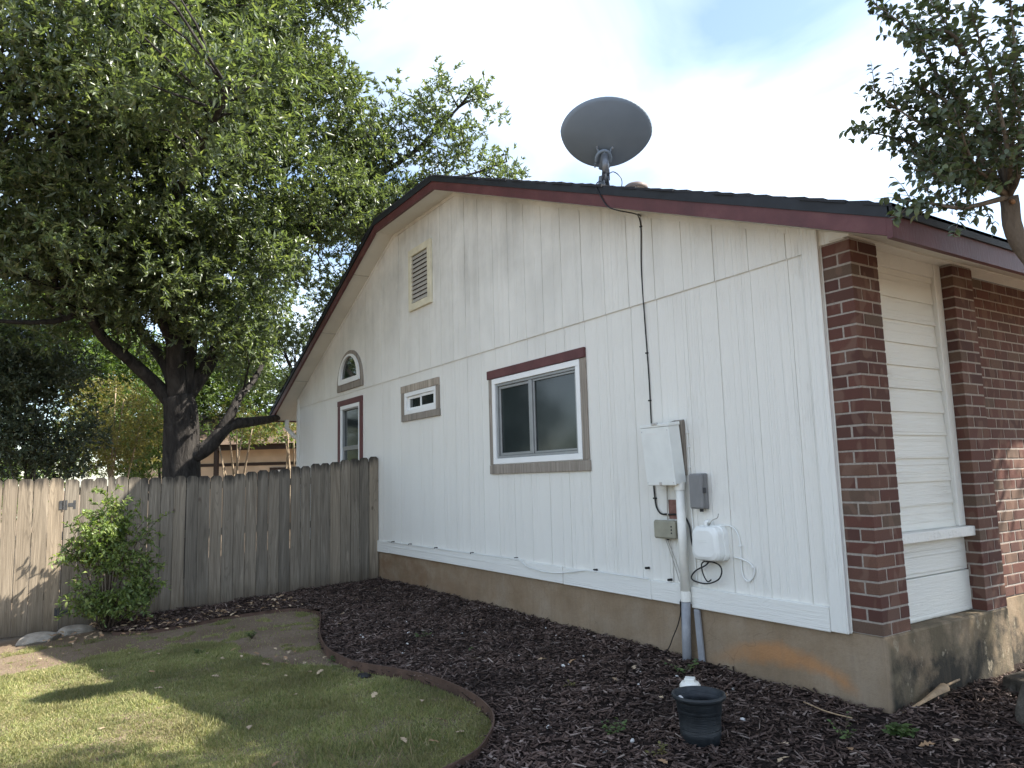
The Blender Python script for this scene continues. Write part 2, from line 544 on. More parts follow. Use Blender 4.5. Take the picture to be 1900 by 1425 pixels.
MAT['goldleaf'] = leaf_mat('golden_leaf', [(0.0, (0.10, 0.10, 0.035)), (0.5, (0.17, 0.15, 0.05)), (1.0, (0.26, 0.22, 0.08))], 0.4)
MAT['greenleaf'] = leaf_mat('far_green_leaf', [(0.0, (0.05, 0.085, 0.025)), (0.6, (0.085, 0.13, 0.035)), (1.0, (0.15, 0.19, 0.05))], 0.4)
MAT['grass'] = leaf_mat('lawn_blade', [(0.0, (0.13, 0.155, 0.06)), (0.35, (0.25, 0.275, 0.115)), (0.70, (0.36, 0.355, 0.165)), (0.84, (0.31, 0.27, 0.14)), (1.0, (0.42, 0.36, 0.22))], 0.3, 0.55, 0.25)
def grass_tone():
    m_ = MAT['grass']; t = m_.node_tree
    b = [n for n in t.nodes if n.type == 'BSDF_PRINCIPLED'][0]
    src = b.inputs['Base Color'].links[0].from_socket
    geo = t.nodes.new('ShaderNodeNewGeometry'); nz = t.nodes.new('ShaderNodeTexNoise')
    nz.inputs['Scale'].default_value = 2.6; nz.inputs['Detail'].default_value = 6; nz.inputs['Roughness'].default_value = 0.65
    t.links.new(geo.outputs['Position'], nz.inputs['Vector'])
    rp = t.nodes.new('ShaderNodeValToRGB')
    rp.color_ramp.elements[0].position = 0.42; rp.color_ramp.elements[0].color = (0, 0, 0, 1)
    rp.color_ramp.elements[1].position = 0.72; rp.color_ramp.elements[1].color = (0.75, 0.75, 0.75, 1)
    t.links.new(nz.outputs['Fac'], rp.inputs['Fac'])
    mx_ = t.nodes.new('ShaderNodeMixRGB'); mx_.inputs['Color2'].default_value = (0.25, 0.215, 0.11, 1)
    t.links.new(rp.outputs['Color'], mx_.inputs['Fac']); t.links.new(src, mx_.inputs['Color1'])
    t.links.new(mx_.outputs['Color'], b.inputs['Base Color'])
grass_tone()
MAT['weed'] = leaf_mat('weed_leaf', [(0.0, (0.055, 0.10, 0.035)), (1.0, (0.13, 0.19, 0.06))], 0.3)
MAT['dryleaf'] = leaf_mat('dry_oak_leaf', [(0.0, (0.25, 0.16, 0.09)), (0.5, (0.38, 0.27, 0.17)), (1.0, (0.50, 0.40, 0.28))], 0.15, 0.7, 0.2)

def bark(name, a, b, sc=9):
    k = NT(name)
    v = k.pos((1, 1, 0.28))
    n = k.noise(v, sc, 8, 0.7, 0.6)
    k.col(k.ramp(n, [(0.32, a), (0.68, b)]))
    k.rough(0.92, 0.15)
    k.bump(n, 0.05, 1.0)
    return k.m
MAT['oakbark'] = bark('oak_bark', (0.018, 0.016, 0.015), (0.070, 0.063, 0.057))
MAT['myrtlebark'] = bark('myrtle_bark', (0.10, 0.085, 0.07), (0.24, 0.20, 0.16), 5)
MAT['paletrunk'] = bark('pale_trunk', (0.20, 0.15, 0.10), (0.42, 0.33, 0.23), 6)
MAT['stem'] = bark('shrub_stem', (0.06, 0.045, 0.033), (0.15, 0.115, 0.085), 20)

def soil():
    k = NT('lawn_soil')
    v = k.pos()
    n = k.noise(v, 1.6, 8, 0.65)
    c = k.ramp(n, [(0.3, (0.155, 0.11, 0.075)), (0.55, (0.225, 0.17, 0.122)), (0.75, (0.29, 0.23, 0.17))])
    c = k.mix(k.ramp(k.noise(v, 60, 5, 0.75), [(0.4, 0.0), (0.7, 0.6)]), c, (0.095, 0.072, 0.05))
    c = k.mix(k.ramp(k.noise(v, 14, 5, 0.7), [(0.55, 0.0), (0.72, 0.5)]), c, (0.12, 0.12, 0.06))
    k.col(c)
    k.rough(0.95, 0.1)
    k.bump(k.math('ADD', k.noise(v, 120, 5, 0.7), k.math('MULTIPLY', k.noise(v, 18, 4), 1.5)), 0.012, 0.8)
    return k.m
MAT['soil'] = soil()
def mulch_base():
    k = NT('mulch_base')
    v = k.pos()
    k.col(k.ramp(k.noise(v, 70, 5, 0.8), [(0.3, (0.012, 0.009, 0.008)), (0.7, (0.05, 0.036, 0.031))]))
    k.rough(0.95, 0.1)
    k.bump(k.noise(v, 55, 5, 0.8), 0.02)
    return k.m
MAT['mulchbase'] = mulch_base()
def chip():
    k = NT('mulch_chip')
    c = k.ramp(k.island(), [(0.0, (0.026, 0.017, 0.014)), (0.4, (0.068, 0.043, 0.034)), (0.75, (0.118, 0.078, 0.062)), (0.93, (0.19, 0.14, 0.12)), (1.0, (0.30, 0.24, 0.205))])
    g = k.noise(k.pos((1, 1, 1)), 120, 3)
    c = k.mix(1.0, c, k.ramp(k.noise(k.pos(), 1.7, 5), [(0.3, 0.65), (0.7, 1.45)]), 'MULTIPLY')
    k.col(k.mix(k.ramp(g, [(0.4, 0.0), (0.7, 0.3)]), c, (0.02, 0.015, 0.013)))
    k.rough(0.8, 0.25)
    return k.m
MAT['chip'] = chip()
MAT['edging'] = simple('brown_edging', (0.085, 0.050, 0.036), 0.7, 0.3, 0, 0.35, 7, 0.002)
MAT['stone'] = simple('pale_stone', (0.36, 0.32, 0.27), 0.9, 0.2, 0, 0.35, 9, 0.02)
def rockmat():
    k = NT('limestone_rock')
    v = k.pos()
    c = k.ramp(k.noise(v, 5, 8, 0.7), [(0.3, (0.05, 0.045, 0.035)), (0.55, (0.13, 0.115, 0.095)), (0.75, (0.24, 0.215, 0.18))])
    k.col(c); k.rough(0.92, 0.15)
    k.bump(k.noise(v, 14, 8, 0.7), 0.05)
    return k.m
MAT['rock'] = rockmat()
MAT['pebble'] = simple('white_pebble', (0.62, 0.60, 0.57), 0.8, 0.3, 0, 0.15, 40)
def potmat():
    k = NT('dark_plastic_pot')
    v = k.pos()
    k.col(k.ramp(k.noise(v, 22, 5), [(0.3, (0.010, 0.013, 0.016)), (0.7, (0.022, 0.027, 0.031))]))
    k.rough(k.ramp(k.noise(v, 30, 4), [(0.3, 0.42), (0.7, 0.62)]), 0.45)
    k.bump(k.noise(k.pos((0.6, 0.6, 5)), 40, 3), 0.0025)
    return k.m
MAT['pot'] = potmat()
MAT['pvc'] = simple('white_pvc', (0.80, 0.79, 0.73), 0.4, 0.4, 0, 0.05, 20)
MAT['pvcgrey'] = simple('grey_pvc', (0.27, 0.28, 0.30), 0.45, 0.4, 0, 0.15, 14)
MAT['panel'] = simple('white_painted_steel', (0.76, 0.78, 0.75), 0.4, 0.4, 0, 0.05, 8)
MAT['greybox'] = simple('grey_utility_plastic', (0.20, 0.20, 0.20), 0.5, 0.4, 0, 0.08, 10)
MAT['tanbox'] = simple('tan_plastic', (0.29, 0.28, 0.215), 0.5, 0.4, 0, 0.12, 10)
MAT['telebox'] = simple('white_telecom_plastic', (0.80, 0.81, 0.78), 0.38, 0.45, 0, 0.05, 6)
MAT['dish'] = simple('dish_grey_paint', (0.195, 0.245, 0.305), 0.5, 0.4, 0, 0.06, 4)
MAT['dishmetal'] = simple('galvanised_grey', (0.20, 0.22, 0.25), 0.42, 0.5, 0.5, 0.15, 20)
MAT['bolt'] = simple('zinc_bolt', (0.55, 0.57, 0.60), 0.35, 0.5, 0.7, 0.1, 20)
MAT['ventbrown'] = simple('vent_cap_brown', (0.16, 0.13, 0.115), 0.6, 0.3, 0.1, 0.2, 20)
MAT['ironblack'] = simple('black_iron', (0.07, 0.07, 0.072), 0.7, 0.3, 0.2, 0.3, 30)
MAT['stucco'] = simple('tan_stucco', (0.62, 0.48, 0.35), 0.85, 0.2, 0, 0.1, 3)
MAT['browntrim'] = simple('dark_brown_trim', (0.045, 0.03, 0.025), 0.6, 0.3)
MAT['roofbrown'] = simple('brown_roof', (0.12, 0.085, 0.062), 0.9, 0.15, 0, 0.3, 6)
MAT['cut'] = simple('cut_wood', (0.36, 0.20, 0.11), 0.8, 0.2)
MAT['straw'] = simple('dry_husk', (0.36, 0.255, 0.155), 0.7, 0.2, 0, 0.25, 30)

# ------------------------------------------------------------------ terrain
def gz(x, y):
    x = np.asarray(x, float); y = np.asarray(y, float)
    yy = np.clip(-y, 0, 7)
    z = -0.42 - 0.05 * yy - 0.012 * np.clip(x + 4, 0, 6)
    z = z + 0.010 * np.sin(x * 2.3 + 1.1 * y) * np.sin(y * 1.9 - 0.7 * x) + 0.005 * np.sin(x * 7.1 + 2) * np.sin(y * 6.3 + x)
    return z
def g(x, y): return float(gz(x, y))

def axis(lo, hi, step, far):
    a = list(np.arange(lo, hi + 1e-6, step))
    s, v, w = step, a[0], []
    while v > -far: s *= 1.35; v -= s; w.append(v)
    w = w[::-1]
    s, v = step, a[-1]
    while v < far: s *= 1.35; v += s; a.append(v)
    return np.array(w + a)
ax_, ay_ = axis(-9.0, 3.5, 0.07, 500), axis(-6.0, 3.0, 0.07, 500)
GX, GY = np.meshgrid(ax_, ay_, indexing='ij')
GZ = gz(GX, GY)
nx, ny = GX.shape
V = np.stack([GX.ravel(), GY.ravel(), GZ.ravel()], 1)
ii, jj = np.meshgrid(np.arange(nx - 1), np.arange(ny - 1), indexing='ij')
a = (ii * ny + jj).ravel()
Q = np.stack([a, a + ny, a + ny + 1, a + 1], 1)
me = fast_mesh('ground', V, Q, MAT['soil'])
me.polygons.foreach_set('use_smooth', [True] * len(me.polygons))
tag(link(bpy.data.objects.new('ground', me)), kind='structure')

# planting bed: closed polygon, its lawn side follows the edging
EDGE = [(-7.2, -3.62), (-6.75, -3.46), (-6.52, -3.15), (-6.52, -2.78), (-6.52, -2.28), (-6.42, -1.87), (-6.22, -1.55), (-5.85, -1.47), (-5.31, -1.63), (-4.58, -1.88),
        (-4.02, -2.0), (-3.51, -2.01), (-3.14, -1.93), (-2.66, -1.76), (-2.25, -1.70), (-1.94, -1.69), (-1.65, -1.74), (-1.44, -1.84),
        (-1.26, -1.99), (-1.10, -2.19), (-0.95, -2.6), (-0.7, -3.2), (-0.2, -4.2), (0.5, -5.4)]
EC = [(p.x, p.y) for p in smooth_curve([(x, y, 0) for x, y in EDGE], 6)]
BED = EC + [(3.4, -5.4), (3.4, 2.95), (-0.05, 2.95), (-0.05, 0.03), (-7.58, 0.03), (-7.58, -3.6)]
BEDN = np.array(BED)
def inside(px, py, poly=BEDN):
    px = np.asarray(px); py = np.asarray(py)
    r_ = np.zeros(px.shape, bool)
    x1, y1 = poly[:, 0], poly[:, 1]
    x2, y2 = np.roll(x1, -1), np.roll(y1, -1)
    for q in range(len(poly)):
        c = ((y1[q] > py) != (y2[q] > py)) & (px < (x2[q] - x1[q]) * (py - y1[q]) / (y2[q] - y1[q] + 1e-12) + x1[q])
        r_ ^= c
    return r_
def bedz(x, y):
    return gz(x, y) + 0.035 + 0.012 * np.sin(np.asarray(x) * 9 + 1.3 * np.asarray(y)) * np.sin(np.asarray(y) * 8 + 0.5) + 0.008 * np.sin(np.asarray(x) * 23) * np.sin(np.asarray(y) * 21)
bx_, by_ = np.arange(-7.6, 3.4, 0.05), np.arange(-5.4, 3.0, 0.05)
BX, BY = np.meshgrid(bx_, by_, indexing='ij')
BZ = bedz(BX, BY)
n1, n2 = BX.shape
V = np.stack([BX.ravel(), BY.ravel(), BZ.ravel()], 1)
ii, jj = np.meshgrid(np.arange(n1 - 1), np.arange(n2 - 1), indexing='ij')
keep = inside(BX[:-1, :-1] + 0.025, BY[:-1, :-1] + 0.025)
a = (ii * n2 + jj)[keep]
Q = np.stack([a, a + n2, a + n2 + 1, a + 1], 1)
used, inv = np.unique(Q, return_inverse=True)
me = fast_mesh('mulch_bed', V[used], inv.reshape(Q.shape), MAT['mulchbase'])
me.polygons.foreach_set('use_smooth', [True] * len(me.polygons))
tag(link(bpy.data.objects.new('mulch_bed', me)), kind='structure')

# ------------------------------------------------------------------ house
house = thing('house', 'white board-sided house with dark roof, red rakes and brick front piers', 'house', (-5.8, 4.0, -0.45))
WL, WR = -11.54, 0.0
def ztop(x):            # roof top along the gable
    return min(2.645 - 0.403 * x, 4.715, 4.715 + 0.425 * (x + 6.98))
KR, KL = (2.645 - 4.715) / 0.403, -6.98
def zwall(x): return ztop(x) - 0.165
def gpoly(x0, x1, z0, zf):
    xs = [x0] + [k for k in (KL, KR) if x0 < k < x1] + [x1]
    return [(x0, z0), (x1, z0)] + [(x, zf(x)) for x in reversed(xs)]

# openings x0,x1,z0,z1
BIGW = (-4.33, -2.76, 1.145, 2.085)
SMALLW = (-6.64, -5.70, 1.885, 2.185)
NARW = (-9.17, -8.30, 0.95, 2.24)
HOLES = [BIGW, SMALLW, NARW]
def minus(rects, h):
    out = []
    for (x0, x1, z0, z1) in rects:
        hx0, hx1, hz0, hz1 = h
        if hx0 >= x1 or hx1 <= x0 or hz0 >= z1 or hz1 <= z0:
            out.append((x0, x1, z0, z1)); continue
        if hz1 < z1: out.append((x0, x1, hz1, z1))
        if hz0 > z0: out.append((x0, x1, z0, hz0))
        a0, a1 = max(z0, hz0), min(z1, hz1)
        if hx0 > x0: out.append((x0, hx0, a0, a1))
        if hx1 < x1: out.append((hx1, x1, a0, a1))
    return out

SEAM = 2.452
wall = MB()
rects = [(WL, -0.2, 0.0, SEAM)]
for h in HOLES: rects = minus(rects, h)
for (x0, x1, z0, z1) in rects: wall.box((x0, 0.0022, z0), (x1, 0.06, z1))
wall.prism_xz(gpoly(WL, -0.03, SEAM, lambda x: zwall(x) + 0.01), -0.0085, 0.06)
gable = wall.build('gable_wall', MAT['siding'], house)
# boards of the grooved siding
GRV = [-0.456 - 0.3175 * i for i in range(-1, 36)]
GRV = [x for x in GRV if WL < x < -0.30]
edges = [-0.325] + GRV + [WL]
cnt = 0
for i in range(len(edges) - 1):
    x1, x0 = edges[i], edges[i + 1]
    if x1 - x0 < 0.04: continue
    x0 += 0.0032; x1 -= 0.0032
    dy = random.uniform(-0.0012, 0.0012)
    if i in (4, 8, 12, 16, 20, 24, 28, 32): x0 += 0.003
    rr_ = [(x0 - 0.001, x1 + 0.001, 0.10, SEAM - 0.001)]
    for h in HOLES: rr_ = minus(rr_, h)
    for (a0, a1, b0, b1) in rr_:
        if a1 - a0 < 0.015: continue
        MB().box((a0, -0.002 + dy, b0), (a1, 0.0021, b1)).build('siding_board', MAT['siding'], gable)
    MB().prism_xz(gpoly(x0, x1, SEAM - 0.022, lambda x: zwall(x) + 0.005), -0.0145 + dy, -0.0086).build('siding_board', MAT['siding'], gable)
MB().box((WL, -0.0075, SEAM - 0.026), (-0.33, -0.004, SEAM - 0.002)).build('seam_flashing', MAT['siding'], gable)

# corner boards, skirt
MB().bevbox((-0.325, -0.034, -0.012), (-0.205, 0.012, 2.62), 0.004).build('corner_board', MAT['trim'], house)
MB().bevbox((WL - 0.02, -0.03, -0.01), (WL + 0.09, 0.012, 2.6), 0.004).build('corner_board', MAT['trim'], house)
sk = [(-7.2, -7.64), (-4.9, -7.2), (-2.19, -4.9), (-1.60, -2.19), (-0.326, -1.53)]
for k_, (x1, x0) in enumerate([(-7.20, -11.4), (-3.12, -7.20), (-1.93, -3.12), (-1.60, -1.93), (-0.327, -1.50)]):
    dz = [0.0, 0.004, 0.0, 0.003, -0.006][k_]
    MB().bevbox((x0 + 0.003, -0.030 - 0.003 * (k_ % 2), -0.012 + dz), (x1 - 0.003, -0.003, 0.142 + dz), 0.004).build('skirt_board', MAT['htrim'], house)

# foundation
fd = MB()
fd.bevbox((WL, 0.006, -1.3), (-0.4, 0.5, -0.001), 0.003)
fd.bevbox((-0.42, 0.0052, -1.3), (0.004, 1.55, 0.0), 0.012)
fd.bevbox((-0.55, 1.50, -1.3), (-0.12, 12.0, 0.02), 0.010)
fd.build('foundation', MAT['concrete'], house)
# house body behind the cladding (keeps light out)
MB().box((WL + 0.02, 0.065, -0.3), (-0.3, 0.10, 2.4)).build('inner_wall', MAT['dark'], house)
MB().box((WL, 0.1, -0.3), (WL + 0.15, 12.0, 2.45)).build('side_wall', MAT['siding'], house)
MB().box((WL + 0.2, 11.85, -0.3), (-0.3, 12.0, 2.45)).build('rear_wall', MAT['siding'], house)

# bricks
BL, BW, BH, JT = 0.194, 0.088, 0.068, 0.0115
CH = 2.45 / 31.0
brick_cache = {}
def brick(parent, x0, x1, y0, y1, z, jit=True):
    lx, ly = abs(x1 - x0), abs(y1 - y0)
    key = (round(lx, 3), round(ly, 3))
    if key not in brick_cache:
        m = MB().bevbox((-lx / 2, -ly / 2, 0), (lx / 2, ly / 2, CH - JT), 0.003)
        me_ = bpy.data.meshes.new('brick')
        me_.from_pydata(m.v, [], m.f); me_.update(); fix_normals(me_)
        me_.materials.append(MAT['brick'])
        brick_cache[key] = me_
    o = bpy.data.objects.new('brick', brick_cache[key])
    c_ = Vector(((x0 + x1) / 2, (y0 + y1) / 2, z))
    o.rotation_euler.z = random.uniform(-0.006, 0.006)
    o.location = c_ + Vector((random.uniform(-1, 1) * .0012, random.uniform(-1, 1) * .0012, random.uniform(-1, 1) * .0008)) - Vector(parent_origin(parent))
    link(o, parent)
# pier on the corner
pier = MB().box((-0.198, 0.0032, 0.0), (-0.0032, 0.2965, 2.455)).build('brick_pier', MAT['mortar'], house)
for c_ in range(31):
    z = 0.004 + c_ * CH
    if c_ % 2 == 0:      # stretcher on the gable side, header on the front
        brick(pier, -0.198, 0.0, 0.0, BW, z)
        brick(pier, -BW, 0.0, BW + JT, 0.30, z)
        brick(pier, -0.20, -BW - JT, 0.22, 0.298, z)
    else:
        brick(pier, -0.198, -BW - JT, 0.0, BW, z)
        brick(pier, -BW, 0.0, 0.0, BL, z)
        brick(pier, -BW, 0.0, BL + JT, 0.30, z)
# second pier
pier2 = MB().box((-0.21, 1.2652, 0.0), (-0.0032, 1.5448, 2.455)).build('brick_pier', MAT['mortar'], house)
for c_ in range(31):
    z = 0.004 + c_ * CH
    if c_ % 2 == 0:
        brick(pier2, -0.20, 0.0, 1.262, 1.262 + BW, z)
        brick(pier2, -BW, 0.0, 1.262 + BW + JT, 1.548, z)
    else:
        brick(pier2, -0.20, -BW - JT, 1.262, 1.262 + BW, z)
        brick(pier2, -BW, 0.0, 1.262, 1.262 + BL, z)
        brick(pier2, -BW, 0.0, 1.262 + BL + JT, 1.548, z)
# brick wall beyond, set back
bw = MB().box((-0.25, 1.52, 0.02), (-0.1232, 12.0, 2.45)).build('brick_wall', MAT['mortar'], house)
for c_ in range(31):
    z = 0.024 + c_ * (2.43 / 31)
    y = 1.555 - (0.10 if c_ % 2 else 0.0)
    while y < 3.1:
        y0_, y1_ = max(y, 1.552), y + BL
        if y1_ - y0_ > 0.03: brick(bw, -0.20, -0.12, y0_, y1_, z)
        y += BL + JT
# recessed siding between the piers
inf = MB().box((-0.16, 0.29, -0.002), (-0.135, 1.275, 2.47)).build('infill_wall', MAT['lap'], house)
MB().bevbox((-0.134, 0.302, 0.004), (-0.098, 1.266, 0.275), 0.003).build('panel_board', MAT['lap'], inf)
MB().bevbox((-0.134, 0.302, 0.281), (-0.106, 1.266, 0.515), 0.003).build('panel_board', MAT['lap'], inf)
MB().bevbox((-0.134, 0.30, 0.512), (-0.026, 1.30, 0.578), 0.005).build('window_sill', MAT['htrim'], inf)
zz = 0.580
for i in range(12):
    z1_ = zz + 0.158
    MB().prism_xz([(-0.134, zz), (-0.104, zz), (-0.118, min(z1_ + 0.01, 2.46)), (-0.134, min(z1_ + 0.01, 2.46))], 0.302, 1.168).build('lap_board', MAT['lap'], inf)
    zz = z1_
MB().bevbox((-0.134, 1.170, 0.580), (-0.082, 1.258, 2.46), 0.003).build('side_trim', MAT['trim'], inf)
MB().bevbox((-0.134, 0.300, 2.36), (-0.088, 1.169, 2.46), 0.003).build('head_trim', MAT['htrim'], inf)
MB().box((-0.13, -0.02, 2.458), (0.012, 12.0, 2.54)).build('frieze_board', MAT['htrim'], house)

# roof
Y0, Y1 = -0.30, 12.3
XE, XF = 0.45, -12.38
RX = (KR + KL) / 2
RUN = (KR - KL) / 2
RZ = 4.715 + RUN * 0.403
TH = 0.03
def roof_pts(dz, y0):
    return [(XE, y0, ztop(XE) + dz), (KR, y0, 4.715 + dz), (KL, y0, 4.715 + dz), (XF, y0, ztop(XF) + dz),
            (RX, y0 + RUN, RZ + dz), (RX, Y1, RZ + dz), (XE, Y1, ztop(XE) + dz), (XF, Y1, ztop(XF) + dz)]
fcs = [(0, 6, 5, 4, 1), (1, 4, 2), (2, 4, 5, 7, 3)]
roof = mobj('roof', roof_pts(-0.03, Y0), fcs, MAT['shingle'], house)
sd = roof_pts(-0.10, Y0 + 0.01)
MB().add(sd, fcs).build('roof_deck', MAT['drip'], roof)
for (a0, a1) in ((KR, XE - 0.03), (KL, KR), (XF + 0.02, KL)):
    MB().add([(a0, Y0 + 0.018, ztop(a0) - 0.172), (a1, Y0 + 0.018, ztop(a1) - 0.172), (a1, 0.08, ztop(a1) - 0.172), (a0, 0.08, ztop(a0) - 0.172),
              (a0, Y0 + 0.018, ztop(a0) - 0.16), (a1, Y0 + 0.018, ztop(a1) - 0.16), (a1, 0.08, ztop(a1) - 0.16), (a0, 0.08, ztop(a0) - 0.16)],
             [(0, 3, 2, 1), (4, 5, 6, 7), (0, 1, 5, 4), (1, 2, 6, 5), (2, 3, 7, 6), (3, 0, 4, 7)]).build('soffit', MAT['soffit'], roof)
for (a0, a1) in ((-0.35, XE - 0.03), (XF + 0.02, -11.4)):
    MB().add([(a0, 0.081, ztop(a0) - 0.172), (a1, 0.081, ztop(a1) - 0.172), (a1, Y1, ztop(a1) - 0.172), (a0, Y1, ztop(a0) - 0.172)], [(0, 1, 2, 3)]).build('soffit', MAT['soffit'], roof)
for xs in (-7.9, -9.4, -10.9):      # soffit board joints
    MB().box((xs, -0.27, zwall(xs) - 0.014), (xs + 0.008, 0.0, zwall(xs) - 0.003)).build('soffit_joint', MAT['slat'], roof)
def band(name, x0, x1, lo, hi, y0, y1, mat):
    p = gpoly(x0, x1, 0, lambda x: 0)
    xs = [x0] + [k for k in (KL, KR) if x0 < k < x1] + [x1]
    poly = [(x, ztop(x) + lo) for x in xs] + [(x, ztop(x) + hi) for x in reversed(xs)]
    return MB().prism_xz(poly, y0, y1).build(name, mat, roof)
band('rake_fascia', KR + 0.002, -2.9, -0.186, -0.082, Y0 - 0.018, Y0 + 0.018, MAT['red'])
band('rake_fascia', -2.897, XE - 0.03, -0.188, -0.082, Y0 - 0.019, Y0 + 0.018, MAT['red'])
band('rake_fascia', KL, KR, -0.186, -0.082, Y0 - 0.018, Y0 + 0.018, MAT['red'])
band('rake_fascia', XF + 0.02, KL - 0.002, -0.20, -0.10, Y0 - 0.018, Y0 + 0.018, MAT['red'])
band('drip_edge', XF, XE, -0.082, -0.012, Y0 - 0.030, Y0 + 0.03, MAT['drip'])
ze = ztop(XE)
MB().box((XE - 0.03, Y0 - 0.018, ze - 0.195), (XE + 0.004, Y1, ze - 0.065)).build('eave_fascia', MAT['red'], roof)
MB().box((XE - 0.01, Y0 - 0.030, ze - 0.066), (XE + 0.02, Y1, ze - 0.004)).build('drip_edge', MAT['drip'], roof)
zf_ = ztop(XF)
MB().box((XF - 0.01, Y0 - 0.018, zf_ - 0.19), (XF + 0.02, Y1, zf_ - 0.03)).build('eave_fascia', MAT['red'], roof)
# frieze under the soffit on the gable
for (a0, a1) in ((KR, -0.33), (KL, KR), (WL, KL)):
    poly = [(a0, zwall(a0) - 0.052), (a1, zwall(a1) - 0.052), (a1, zwall(a1)), (a0, zwall(a0))]
    MB().prism_xz(poly, -0.024, -0.0155).build('rake_trim', MAT['siding'], roof)
# shingle courses; each laps the one below so the rake shows small steps
def courses(x_from, x_to, sgn):
    n = int(abs(x_to - x_from) / 0.135)
    for i in range(n):
        a = x_from - sgn * i * 0.135
        b = a - sgn * 0.165
        za, zb = ztop(a), ztop(b)
        j = random.uniform(-0.012, 0.012)
        t = random.uniform(-0.003, 0.004)
        y0 = Y0 - 0.035 + j
        def ysl(x): return y0 + (0 if (KL <= x <= KR) is False else 0)
        yb = y0 if not (KL < b < KR) else Y0 + min(abs(b - KR), abs(b - KL))
        ya = y0 if not (KL < a < KR) else Y0 + min(abs(a - KR), abs(a - KL))
        if KL < b < KR: zb = 4.715 + 0.403 * min(abs(b - KR), abs(b - KL))
        if KL < a < KR: za = 4.715 + 0.403 * min(abs(a - KR), abs(a - KL))
        vs = [(a, ya, za - 0.016), (a, Y1, za - 0.016), (a, Y1, za + 0.007 + t), (a, ya, za + 0.007 + t),
              (b, yb, zb - 0.018), (b, Y1, zb - 0.018), (b, Y1, zb - 0.004), (b, yb, zb - 0.004)]
        MB().add(vs, [(0, 1, 2, 3), (4, 7, 6, 5), (0, 4, 5, 1), (3, 2, 6, 7), (0, 3, 7, 4), (1, 5, 6, 2)]).build('shingle_course', MAT['shingle'], roof)
courses(XE + 0.02, RX, 1)
courses(XF - 0.02, RX, -1)
n = 8
for i in range(n):          # clipped gable face
    s0, s1 = i / n, min(1, (i + 1.25) / n)
    def P(s, side): return (KR - RUN * s if side else KL + RUN * s, Y0 - 0.03 + RUN * s, 4.715 + RUN * 0.403 * s)
    A, B, Cc, D = P(s0, 0), P(s0, 1), P(s1, 1), P(s1, 0)
    vs = [(*A[:2], A[2] - .016), (*B[:2], B[2] - .016), (*Cc[:2], Cc[2] - .016), (*D[:2], D[2] - .016), (*A[:2], A[2] + .012), (*B[:2], B[2] + .012), (*Cc[:2], Cc[2] - .002), (*D[:2], D[2] - .002)]
    MB().add(vs, [(0, 3, 2, 1), (4, 5, 6, 7), (0, 1, 5, 4), (1, 2, 6, 5), (2, 3, 7, 6), (3, 0, 4, 7)]).build('shingle_course', MAT['shingle'], roof)

# windows --------------------------------------------------------
def frame_box(m, x0, x1, z0, z1, w, y0, y1):
    m.bevbox((x0, y0, z1 - w), (x1, y1, z1), 0.003); m.bevbox((x0, y0, z0), (x1, y1, z0 + w), 0.003)
    m.bevbox((x0, y0, z0 + w), (x0 + w, y1, z1 - w), 0.003); m.bevbox((x1 - w, y0, z0 + w), (x1, y1, z1 - w), 0.003)
    return m
x0, x1, z0, z1 = BIGW
win = frame_box(MB(), x0, x1, z0, z1, 0.06, -0.026, 0.07).build('window', MAT['vinyl'], house)
win['label'] = 'wide sliding window with white frame and red lintel board'
frame_box(MB(), x0 + 0.061, x1 - 0.061, z0 + 0.061, z1 - 0.061, 0.028, -0.008, 0.06).build('screen_frame', MAT['alu'], win)
xm = -3.60
MB().bevbox((xm - 0.03, -0.012, z0 + 0.09), (xm + 0.03, 0.06, z1 - 0.09), 0.003).build('meeting_stile', MAT['alu'], win)
MB().box((x0 + 0.09, 0.030, z0 + 0.09), (xm - 0.031, 0.036, z1 - 0.09)).build('pane', MAT['screen_glass'], win)
MB().box((xm + 0.031, 0.022, z0 + 0.09), (x1 - 0.09, 0.028, z1 - 0.09)).build('pane', MAT['screen_glass'], win)
frame_box(MB(), x0 + 0.0905, xm - 0.0305, z0 + 0.0905, z1 - 0.0905, 0.03, 0.012, 0.029).build('sash', MAT['alu'], win)
frame_box(MB(), xm + 0.0305, x1 - 0.0905, z0 + 0.0905, z1 - 0.0905, 0.022, 0.004, 0.021).build('sash', MAT['alu'], win)
MB().bevbox((-4.42, -0.034, 2.09), (-2.675, -0.003, 2.185), 0.003).build('lintel_board', MAT['red'], win)
MB().bevbox((-4.405, -0.022, 1.140), (-4.332, -0.003, 2.088), 0.003).build('trim_board', MAT['barewood'], win)
MB().bevbox((-2.758, -0.022, 1.140), (-2.672, -0.003, 2.088), 0.003).build('trim_board', MAT['barewood'], win)
MB().bevbox((-4.405, -0.028, 1.040), (-2.66, -0.003, 1.138), 0.003).build('trim_board', MAT['barewood'], win)

x0, x1, z0, z1 = SMALLW
win = frame_box(MB(), x0, x1, z0, z1, 0.055, -0.024, 0.07).build('window', MAT['vinyl'], house)
win['label'] = 'small slot window with bare grey wood trim'
frame_box(MB(), x0 + 0.056, -6.155, z0 + 0.056, z1 - 0.056, 0.035, 0.012, 0.05).build('sash', MAT['vinyl'], win)
frame_box(MB(), -6.18, x1 - 0.056, z0 + 0.056, z1 - 0.056, 0.035, -0.006, 0.011).build('sash', MAT['vinyl'], win)
MB().box((x0 + 0.09, 0.028, z0 + 0.09), (-6.19, 0.033, z1 - 0.09)).build('pane', MAT['glass'], win)
MB().box((-6.146, 0.002, z0 + 0.09), (x1 - 0.09, 0.006, z1 - 0.09)).build('pane', MAT['glass'], win)
MB().bevbox((-6.745, -0.030, 2.187), (-5.615, -0.003, 2.285), 0.003).build('trim_board', MAT['barewood'], win)
